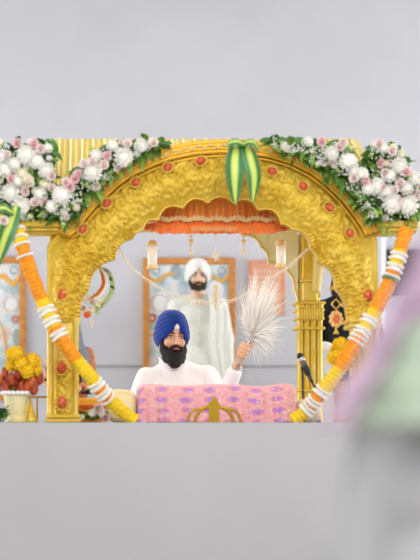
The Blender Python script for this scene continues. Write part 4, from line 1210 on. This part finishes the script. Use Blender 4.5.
for z in (.31, .36, .41): mb.ell((.006, -.108, EY-z), .0045, nu=8, nv=6)
obj('buttons', mb, mat('button', '#d8cfc4', .4), kt, local=True)
dcf = (WR-EL).normalized(); cfc = EL.lerp(WR, .80)
obj('cuff', MB().tube([cfc-dcf*.028, cfc-dcf*.01, cfc+dcf*.012, cfc+dcf*.02], [.046, .049, .047, .040], 24), KURTA, kt, local=True)
kc = WR-dcf*.012; o1 = dcf.orthogonal().normalized(); o2 = dcf.cross(o1)
obj('steel_bangle', MB().tube([kc+(o1*math.cos(a)+o2*math.sin(a))*.036 for a in [2*PI*k/30 for k in range(30)]], .0042, 8, closed=True), STEEL, p1, local=True)
# small gilded ring shape resting on the desk edge beside the wrist is left to the cloth
# --- whisk
base = HANDP+Vector((SX, D1, STZ)); wt = thing('fly_whisk', 'white hair whisk with silver handle, a large pale plume in the raised hand', 'whisk', base)
obj('handle', MB().tube([base-axis1*.10, base-axis1*.08, base+axis1*.045, base+axis1*.06], [.012, .011, .011, .013], 14), STEEL, wt)
fz = base+axis1*.07
obj('ferrule', MB().lathe((0, 0, 0), [(.012, -.02), (.02, -.01), (.016, .0), (.022, .012), (.024, .03), (.018, .036)], 18).xf(Matrix.Translation(fz) @ axis1.to_track_quat('Z', 'Y').to_matrix().to_4x4()), STEEL, wt)
hb = fz+axis1*.03
for part in range(3):
    mb = MB()
    for k in range(190):
        tx = random.gauss(258, 13.5); ty = random.gauss(318, 25)
        while ((tx-258)/29)**2+((ty-318)/52)**2 > 1 or ty > 372: tx = random.gauss(258, 15); ty = random.gauss(318, 27)
        tip = P(tx, ty, D1); tip.y = D1-.2+random.gauss(0, .07)
        mid = hb.lerp(tip, .5)+Vector((random.gauss(0, .03), random.gauss(0, .03), random.gauss(.02, .03)))
        st0 = hb+Vector((random.gauss(0, .006), random.gauss(0, .006), random.gauss(0, .006)))
        pts = []
        for i in range(9):
            t_ = i/8; q = st0*(1-t_)**2+mid*2*t_*(1-t_)+tip*t_*t_
            q += Vector((noise.noise(Vector((k, t_*2.2, 1))), noise.noise(Vector((k, t_*2.2, 7))), noise.noise(Vector((k, t_*2.2, 13)))))*.018*t_
            pts.append(q)
        mb.tube(pts, [.0011*(1-.4*i/8) for i in range(9)], 3, caps=False)
    for k in range(115):     # broad flat locks of hair
        tx = random.gauss(258, 14); ty = random.gauss(317, 24)
        while ((tx-258)/27)**2+((ty-318)/50)**2 > 1 or ty > 368: tx = random.gauss(258, 14); ty = random.gauss(317, 24)
        tip = P(tx, ty, D1); tip.y = D1-.24+random.gauss(0, .07); mid = hb.lerp(tip, .5)+Vector((random.gauss(0, .03), random.gauss(-.01, .03), random.gauss(.02, .03)))
        yaw = random.uniform(-.7, .7); vs = []; fs = []
        for i in range(9):
            t_ = i/8; q = hb*(1-t_)**2+mid*2*t_*(1-t_)+tip*t_*t_
            tg = ((mid-hb)*(1-t_)+(tip-mid)*t_).normalized(); sd = tg.cross(Vector((math.sin(yaw), 1, 0))).normalized(); w_ = .0032*math.sin(PI*(.12+.86*t_))
            vs += [q-sd*w_, q+sd*w_]
        mb.add(vs, [(2*i, 2*i+1, 2*i+3, 2*i+2) for i in range(8)])
    obj('hair_plume', mb, HAIRW, wt)['kind'] = 'stuff'

# --- standing attendant
D2 = 12.4
TX = P(198, 0, D2).x
p2 = thing('person', 'bearded person in white turban, off white kurta and shawl standing by framed print', 'person', (TX, D2, STZ))
EY2 = (CY-277)*U(D2)+H-STZ
HM2 = Matrix.Translation((P(197.3, 0, D2).x-TX, -.01, EY2)) @ Matrix.Rotation(math.radians(3), 4, 'Z')
b2 = MB(); head_prims(b2, HM2)
sh = EY2-.225
b2.cap((0, .03, EY2-.16), (0, .04, EY2-.3), .06, .09); b2.ell((0, .04, EY2-.38), (.16, .11, .15)); b2.ell((0, .04, EY2-.6), (.14, .10, .2)); b2.ell((0, .04, EY2-.78), (.16, .115, .14))
for s in (-1, 1):
    S = Vector((s*.20, .05, sh-.02)); E = Vector((s*.255, .03, sh-.32)); Wp = Vector((s*.27, -.05, sh-.58))
    b2.cap(S, E, .048, .04); b2.cap(E, Wp, .038, .027); b2.ell(Wp+Vector((0, -.01, -.06)), (.022, .042, .055))
    for k in range(4): b2.cap(Wp+Vector((0, -.045+.019*k, -.10)), Wp+Vector((-s*.012, -.05+.019*k, -.165-.012*(k in (1, 2)))), .0095, .0078, 10)
    b2.cap(Wp+Vector((-s*.005, -.04, -.04)), Wp+Vector((-s*.015, -.075, -.09)), .012, .009, 10)
    b2.cap((s*.09, .04, EY2-.84), (s*.10, .03, .48), .085, .055); b2.cap((s*.10, .03, .48), (s*.105, .05, .10), .055, .038); b2.cap((s*.105, .05, .06), (s*.12, -.12, .035), .042, .032)
body2 = obj('body', remesh(b2, .0062, 3), SKINP, p2, local=True)
face_parts(body2, HM2, SKINP, HAIRB, False)
turban(p2, HM2, WHITET, rx=.105, ry=.122, top=.165, layers=8, notch=.075, sl=.14)
k2 = MB()
k2.ell((0, .045, EY2-.36), (.205, .125, .15)); k2.ell((0, .04, EY2-.58), (.19, .13, .24)); k2.cap((0, .04, EY2-.75), (0, .04, .55), .19, .22)
for s in (-1, 1):
    S = Vector((s*.195, .05, sh-.025)); E = Vector((s*.262, .03, sh-.33)); Wp = Vector((s*.27, -.05, sh-.58))
    k2.cap((s*.05, .04, EY2-.195), S, .058, .068); k2.cap(S, E, .074, .064); k2.cap(E, E.lerp(Wp, .86), .06, .042)
kt2 = obj('kurta', remesh(k2, .0095, 5, lambda v: .006*noise.noise(v*8)+.006*math.sin(v.x*30+4*noise.noise(v*4))*max(0, min(1, (1.2-v.z)))), KURTAG, p2, local=True)
def collar2(u, v):
    a = -PI+2*PI*u; r = .071+.006*v; gap = max(0, math.cos(a))**10
    return Vector((math.sin(a)*r, .036-math.cos(a)*r*1.02, EY2-.205+.05*v*(1-.5*gap)-.035*max(0, math.cos(a))))
obj('collar', MB().sheet(collar2, 60, 4), KURTAG, kt2, local=True).modifiers.new('t', 'SOLIDIFY').thickness = .006
obj('placket', MB().tube([Vector((.0, -.072, EY2-.245)), Vector((.0, -.098, EY2-.32)), Vector((0, -.1, EY2-.4)), Vector((0, -.103, EY2-.62))], .012, 8, sq=.3), KURTAG, kt2, local=True)
mb = MB()
for z in (.27, .33, .39, .45, .51): mb.ell((0, -.108 if z > .3 else -.09, EY2-z), .005, nu=8, nv=6)
obj('buttons', mb, mat('button_grey', '#b9b9ac', .4), kt2, local=True)
pj = MB()
for s in (-1, 1): pj.cap((s*.09, .04, .75), (s*.10, .04, .12), .10, .065)
obj('pyjama', remesh(pj, .012, 4), KURTAG, p2, local=True)
# shawl over the viewer's-right shoulder, hanging front and back
def shawl(u, v):
    # u across (neck -> outer), v from front hem over shoulder to back hem
    x = .075+.155*u; s = v*2-1
    top = sh+.055-.075*u**1.6
    if s < -.1: t = (-s-.1)/.9; z = top-.035-t*.78; y = -.105-.055*math.sin(min(1, t*1.6)*PI*.5)-.01*u
    elif s > .1: t = (s-.1)/.9; z = top-.035-t*.8; y = .19+.03*math.sin(t*PI*.5)
    else: a = (s+.1)/.2*PI; z = top-.035+.05*math.sin(a); y = .0425-.1475*math.cos(a)
    f = .006*math.sin(u*PI*5+v*3)+.006*noise.noise(Vector((u*6, v*9, 2)))
    return Vector((x+(.035 if s < 0 else .0)*min(1, abs(s))*1.0+.012*math.sin(v*19), y+f*(1 if abs(s) > .1 else .3), z+f*(1 if abs(s) <= .1 else 0)))
so = obj('shawl', MB().sheet(shawl, 60, 110), SHAWL, p2, local=True); so.modifiers.new('t', 'SOLIDIFY').thickness = .006

# --- person in black behind the right-hand opening (head mostly behind the carved arch)
D3 = 11.0; BX = P(347, 0, D3).x
p3 = thing('person', 'person in loose black clothing standing beyond the right side opening', 'person', (BX, D3+.05, STZ))
sh3 = (CY-304)*U(D3)+H-STZ; EY3 = sh3+.22
HM3 = Matrix.Translation((0, 0, EY3)) @ Matrix.Rotation(math.radians(25), 4, 'Z')
b3 = MB(); head_prims(b3, HM3)
b3.cap((0, .03, EY3-.16), (0, .04, EY3-.3), .06, .09); b3.ell((0, .04, EY3-.38), (.15, .1, .14)); b3.ell((0, .04, EY3-.65), (.14, .10, .24))
for s in (-1, 1):
    S = Vector((s*.18, .05, sh3-.02)); E = Vector((s*.24, .03, sh3-.29)); Wp = Vector((s*.12, -.17, sh3-.42))
    b3.cap(S, E, .045, .038); b3.cap(E, Wp, .036, .025); b3.ell(Wp+Vector((-s*.04, -.02, -.01)), (.045, .03, .03))
    for k in range(4): b3.cap(Wp+Vector((-s*.05, -.035, .01-.016*k)), Wp+Vector((-s*.10, -.035, .0-.016*k)), .008, .007, 10)
    b3.cap((s*.08, .04, EY3-.8), (s*.09, .04, .42), .08, .05); b3.cap((s*.09, .04, .42), (s*.09, .05, .1), .05, .038); b3.cap((s*.09, .05, .05), (s*.1, -.1, .03), .04, .03)
obj('body', remesh(b3, .008, 3), SKIN, p3, local=True)
k3 = MB(); k3.ell((0, .045, EY3-.36), (.19, .125, .15)); k3.cap((0, .04, EY3-.5), (0, .04, .35), .18, .23)
for s in (-1, 1):
    S = Vector((s*.18, .05, sh3-.03)); E = Vector((s*.27, .03, sh3-.32)); Wp = Vector((s*.12, -.17, sh3-.42))
    k3.cap((s*.05, .04, EY3-.19), S, .058, .07); k3.cap(S, E, .075, .075); k3.cap(E, E.lerp(Wp, .85), .07, .05)
obj('robe', remesh(k3, .011, 4, lambda v: .008*noise.noise(v*7)), BLACK, p3, local=True)
hb3 = MB(); hb3.ell((0, .035, .045), (.092, .105, .1)); hb3.ell((-.01, .06, -.08), (.085, .06, .13)); hb3.cap((-.07, .02, .0), (-.075, -.02, -.2), .03, .025); hb3.cap((.07, .03, .0), (.07, .0, -.2), .03, .025)
obj('hair', remesh(hb3, .008, 3, lambda v: .004*noise.noise(Vector((v.x*90, v.y*90, v.z*15)))).xf(HM3), HAIRB, p3, local=True)
for s in (-1, 1):
    e = MB().ell((s*.032, -.0785, .001), (.0145, .0105, .0085)).xf(HM3); obj('eye', e, EYED, p3, local=True)
obj('lips', MB().ell((0, -.099, -.07), (.02, .01, .008)).xf(HM3), LIP, p3, local=True)

# --- person half hidden behind the left pillar: grey-blue scarf over dark and peach clothes
D4 = 11.2; LX = P(70.5, 0, D4).x
p4 = thing('person', 'person with grey blue scarf over black and peach clothing half hidden by left pillar', 'person', (LX, D4, STZ))
p4.scale = (.84, .84, .84)
EY4 = ((CY-328)*U(D4)+H-STZ)/.84; sh4 = EY4-.21
HM4 = Matrix.Translation((0, 0, EY4)) @ Matrix.Rotation(math.radians(-20), 4, 'Z')
b4 = MB(); head_prims(b4, HM4); b4.cap((0, .03, EY4-.16), (0, .04, EY4-.3), .055, .085); b4.ell((0, .04, EY4-.36), (.14, .1, .13)); b4.ell((0, .04, EY4-.58), (.13, .1, .2)); b4.ell((0, .04, .38), (.17, .14, .12))
for s in (-1, 1):
    S = Vector((s*.16, .05, sh4-.02)); E = Vector((s*.2, .0, sh4-.28)); Wp = Vector((s*.08, -.22, sh4-.38))
    b4.cap(S, E, .042, .036); b4.cap(E, Wp, .034, .024); b4.ell(Wp+Vector((-s*.03, -.03, -.01)), (.04, .035, .022))
    for k in range(4): b4.cap(Wp+Vector((-s*(.02+.014*k), -.06, 0)), Wp+Vector((-s*(.02+.014*k), -.10, -.015)), .008, .0065, 10)
    b4.cap((s*.09, .0, .40), (s*.1, -.38, .40), .075, .055); b4.cap((s*.1, -.38, .38), (s*.1, -.36, .09), .05, .036); b4.cap((s*.1, -.37, .04), (s*.1, -.5, .03), .038, .028)
obj('body', remesh(b4, .008, 3), SKIN, p4, local=True)
k4 = MB(); k4.ell((0, .045, EY4-.35), (.17, .12, .14)); k4.ell((0, .04, EY4-.58), (.17, .14, .25)); k4.ell((0, .02, .40), (.22, .2, .15))
for s in (-1, 1):
    S = Vector((s*.16, .05, sh4-.03)); E = Vector((s*.2, .0, sh4-.3)); Wp = Vector((s*.08, -.22, sh4-.38)); k4.cap(S, E, .066, .06); k4.cap(E, E.lerp(Wp, .8), .056, .042)
    k4.cap((s*.09, .0, .41), (s*.1, -.38, .41), .10, .08); k4.cap((s*.1, -.38, .38), (s*.1, -.36, .12), .08, .07)
obj('kurta', remesh(k4, .011, 4), mat('peach_print', '#d98a5e', .8, var=(14, '#2a2220', .52, .58)), p4, local=True)
def wrapcloth(EYw, wfun, zbot, m, root, nm, M=None, hem=None):
    """a scarf laid over the crown and shoulders, open at the front"""
    def f(u, v):
        a = math.radians(-150+300*u)            # 0 = back (+Y)
        z0 = EYw+.145; 
        if v < .22: ph = v/.22*PI/2; r = math.sin(ph); z = EYw+.02+.125*math.cos(ph); rx, ry = .095*r, .115*r
        else:
            t = (v-.22)/.78; z = EYw+.02-(EYw+.02-zbot)*t; rx, ry = wfun(t)
        fo = 1+.05*math.sin(u*PI*15+v*4)*max(0, v-.3)+.04*noise.noise(Vector((u*8, v*5, 1)))
        return Vector((math.sin(a)*rx*fo, .025+math.cos(a)*ry*fo, z))
    o = obj(nm, MB().sheet(f, 110, 80), m, root, local=True); o.modifiers.new('t', 'SOLIDIFY').thickness = .005; return o
def lerpk(keys, t):
    for (t0, a0), (t1, a1) in zip(keys, keys[1:]):
        if t <= t1: k = (t-t0)/(t1-t0); k = k*k*(3-2*k); return tuple(x+(y-x)*k for x, y in zip(a0, a1))
    return keys[-1][1]
wrapcloth(EY4, lambda t: lerpk([(0, (.098, .118)), (.25, (.12, .12)), (.45, (.19, .15)), (1, (.222, .19))], t), sh4-.36, mat('grey_blue_scarf', '#8f9aa8', .85, var=(9, '#7a8696', .4, .65)), p4, 'scarf')
inn4 = wrapcloth(EY4-.012, lambda t: lerpk([(0, (.088, .108)), (.25, (.105, .11)), (.45, (.175, .14)), (1, (.205, .18))], t), sh4-.42, BLACK, p4, 'black_lining')
for s in (-1, 1): obj('eye', MB().ell((s*.032, -.0785, .001), (.0145, .0105, .0085)).xf(HM4), EYED, p4, local=True)
obj('lips', MB().ell((0, -.099, -.07), (.02, .01, .008)).xf(HM4), LIP, p4, local=True)

# --- devotee close to the camera, seen from behind, far out of focus
D5 = 2.65; KX = P(470, 0, D5).x
p5 = thing('person', 'blurred person in lilac and sage headscarf kneeling close to the camera', 'person', (KX, D5, 0), rz=PI)
EY5 = (CY-292)*U(D5)+H; sh5 = EY5-.215
HM5 = Matrix.Translation((0, 0, EY5))
b5 = MB(); head_prims(b5, HM5); b5.cap((0, .03, EY5-.16), (0, .04, EY5-.3), .055, .085); b5.ell((0, .04, EY5-.36), (.14, .1, .13)); b5.ell((0, .04, EY5-.56), (.12, .1, .18)); b5.ell((0, .04, EY5-.72), (.16, .13, .12))
for s in (-1, 1):
    S = Vector((s*.165, .05, sh5-.02)); E = Vector((s*.2, .0, sh5-.28)); Wp = Vector((s*.04, -.2, sh5-.18))
    b5.cap(S, E, .042, .036); b5.cap(E, Wp, .034, .024); b5.ell(Wp+Vector((-s*.018, -.02, .05)), (.014, .03, .05))
    for k in range(4): b5.cap(Wp+Vector((-s*.02, -.045+.016*k, .08)), Wp+Vector((-s*.024, -.045+.016*k, .145)), .0078, .0065, 10)
    b5.cap((s*.09, .04, EY5-.75), (s*.1, -.03, .08), .085, .06); b5.cap((s*.1, -.03, .07), (s*.1, .36, .06), .055, .04); b5.cap((s*.1, .37, .045), (s*.1, .5, .03), .034, .026)
obj('body', remesh(b5, .008, 3), SKIN, p5, local=True)
k5 = MB(); k5.ell((0, .045, EY5-.35), (.18, .125, .14)); k5.ell((0, .04, EY5-.56), (.165, .13, .22)); k5.cap((0, .05, EY5-.7), (0, .12, .22), .2, .26)
for s in (-1, 1):
    S = Vector((s*.165, .05, sh5-.03)); E = Vector((s*.2, .0, sh5-.3)); Wp = Vector((s*.04, -.2, sh5-.18)); k5.cap(S, E, .066, .06); k5.cap(E, E.lerp(Wp, .8), .056, .042)
obj('kameez', remesh(k5, .012, 4), mat('pale_grey_cotton', '#b9b9bb', .9, bump=(60, .2)), p5, local=True)
wrapcloth(EY5, lambda t: lerpk([(0, (.11, .13)), (.15, (.135, .14)), (.5, (.185, .165)), (.85, (.245, .19)), (1, (.27, .2))], t), H-.005, SAGE, p5, 'sage_shawl')
def veil(u, v):
    a = math.radians(-165+330*u); 
    zb = EY5-.10-.16*abs(math.sin(a))-.02
    if v < .4: ph = v/.4*PI/2; r = math.sin(ph); z = EY5+.02+.135*math.cos(ph); rx, ry = .118*r, .13*r
    else: t = (v-.4)/.6; z = EY5+.02-(EY5+.02-zb)*t; rx, ry = .130+.06*t, .143+.03*t
    fo = 1+.03*math.sin(u*PI*13)*v
    return Vector((math.sin(a)*rx*fo, .025+math.cos(a)*ry*fo, z))
obj('lilac_veil', MB().sheet(veil, 100, 50), LILAC, p5, local=True).modifiers.new('t', 'SOLIDIFY').thickness = .005
for s in (-1, 1):   # lilac border along the shawl's sides
    def bord(u, v, s=s):
        a = math.radians(180-(60+60*u)) ; t = .05+.95*v
        rx, ry = lerpk([(0, (.11, .13)), (.15, (.135, .14)), (.5, (.185, .165)), (.85, (.245, .19)), (1, (.27, .2))], t)
        return Vector((s*math.sin(a)*(rx*1.05+.006), .025+math.cos(a)*(ry*1.05+.006), EY5+.02-(EY5+.02-H+.008)*t))
    obj('lilac_border', MB().sheet(bord, 30, 50), LILAC, p5, local=True).modifiers.new('t', 'SOLIDIFY').thickness = .005
for s in (-1, 1): obj('eye', MB().ell((s*.032, -.0785, .001), (.0145, .0105, .0085)).xf(HM5), EYED, p5, local=True)
obj('lips', MB().ell((0, -.099, -.07), (.02, .01, .008)).xf(HM5), LIP, p5, local=True)

# ------------------------------------------------------------------ light
w = bpy.data.worlds.new('hall_daylight'); SC.world = w; w.use_nodes = True
bg = w.node_tree.nodes['Background']; bg.inputs['Color'].default_value = (.95, .97, 1, 1); bg.inputs['Strength'].default_value = .8
def area(nm, loc, rot, sx, sy, e, col=(1, 1, 1)):
    l = bpy.data.lights.new(nm, 'AREA'); l.shape = 'RECTANGLE'; l.size = sx; l.size_y = sy; l.energy = e; l.color = col
    o = bpy.data.objects.new(nm, l); COL.objects.link(o); o.location = loc; o.rotation_euler = rot; return o
area('overhead_fill', (.8, 10.9, 5.0), (0, 0, 0), 8, 2.0, 14, (1, .99, .98))  # unseen fill added high over the stage for the back wall
area('overhead_fill', (.8, 5.4, 5.0), (math.radians(25), 0, 0), 5, 1.5, 70, (1, .985, .96))  # added overhead fill in mid hall, no fitting modelled
area('overhead_fill', (.8, .6, 4.6), (math.radians(62), 0, 0), 6, 2, 310, (1, .985, .965))  # added frontal fill aimed at the palki front and interior
area('canopy_fill', (P(190, 0, 9.2).x, 9.35, 2.24), (math.radians(-8), 0, 0), 1.2, .8, 11, (1, .97, .92))  # fill added under the soffit to brighten rear arch, kurta and whisk
area('side_fill', (-4.8, 10.4, 1.5), (0, math.radians(-90), 0), 1.7, 4.2, 185, (.98, .985, 1))  # added side fill for lower wall and interior; this wall has no window
area('side_fill', (6.3, 10.4, 1.5), (0, math.radians(90), 0), 1.7, 4.2, 185, (.98, .985, 1))  # matching added fill from the right, no window here either

# ------------------------------------------------------------------ camera
cd = bpy.data.cameras.new('camera'); cam = bpy.data.objects.new('camera', cd); COL.objects.link(cam); SC.camera = cam
cam.location = (0, 0, H); cam.rotation_euler = (PI/2, 0, 0)
cd.sensor_fit = 'HORIZONTAL'; cd.sensor_width = 36; cd.lens = F/420*36
cd.shift_x = (210-CX)/420; cd.shift_y = (CY-280)/420
cd.clip_start = .05; cd.clip_end = 100
cd.dof.use_dof = True; cd.dof.focus_distance = 9.4; cd.dof.aperture_fstop = cd.lens/1000/.075
SC.view_settings.view_transform = 'Standard'; SC.view_settings.look = 'None'; SC.view_settings.gamma = 1; SC.view_settings.exposure = 0
try: SC.view_settings.use_curve_mapping = False
except Exception: pass
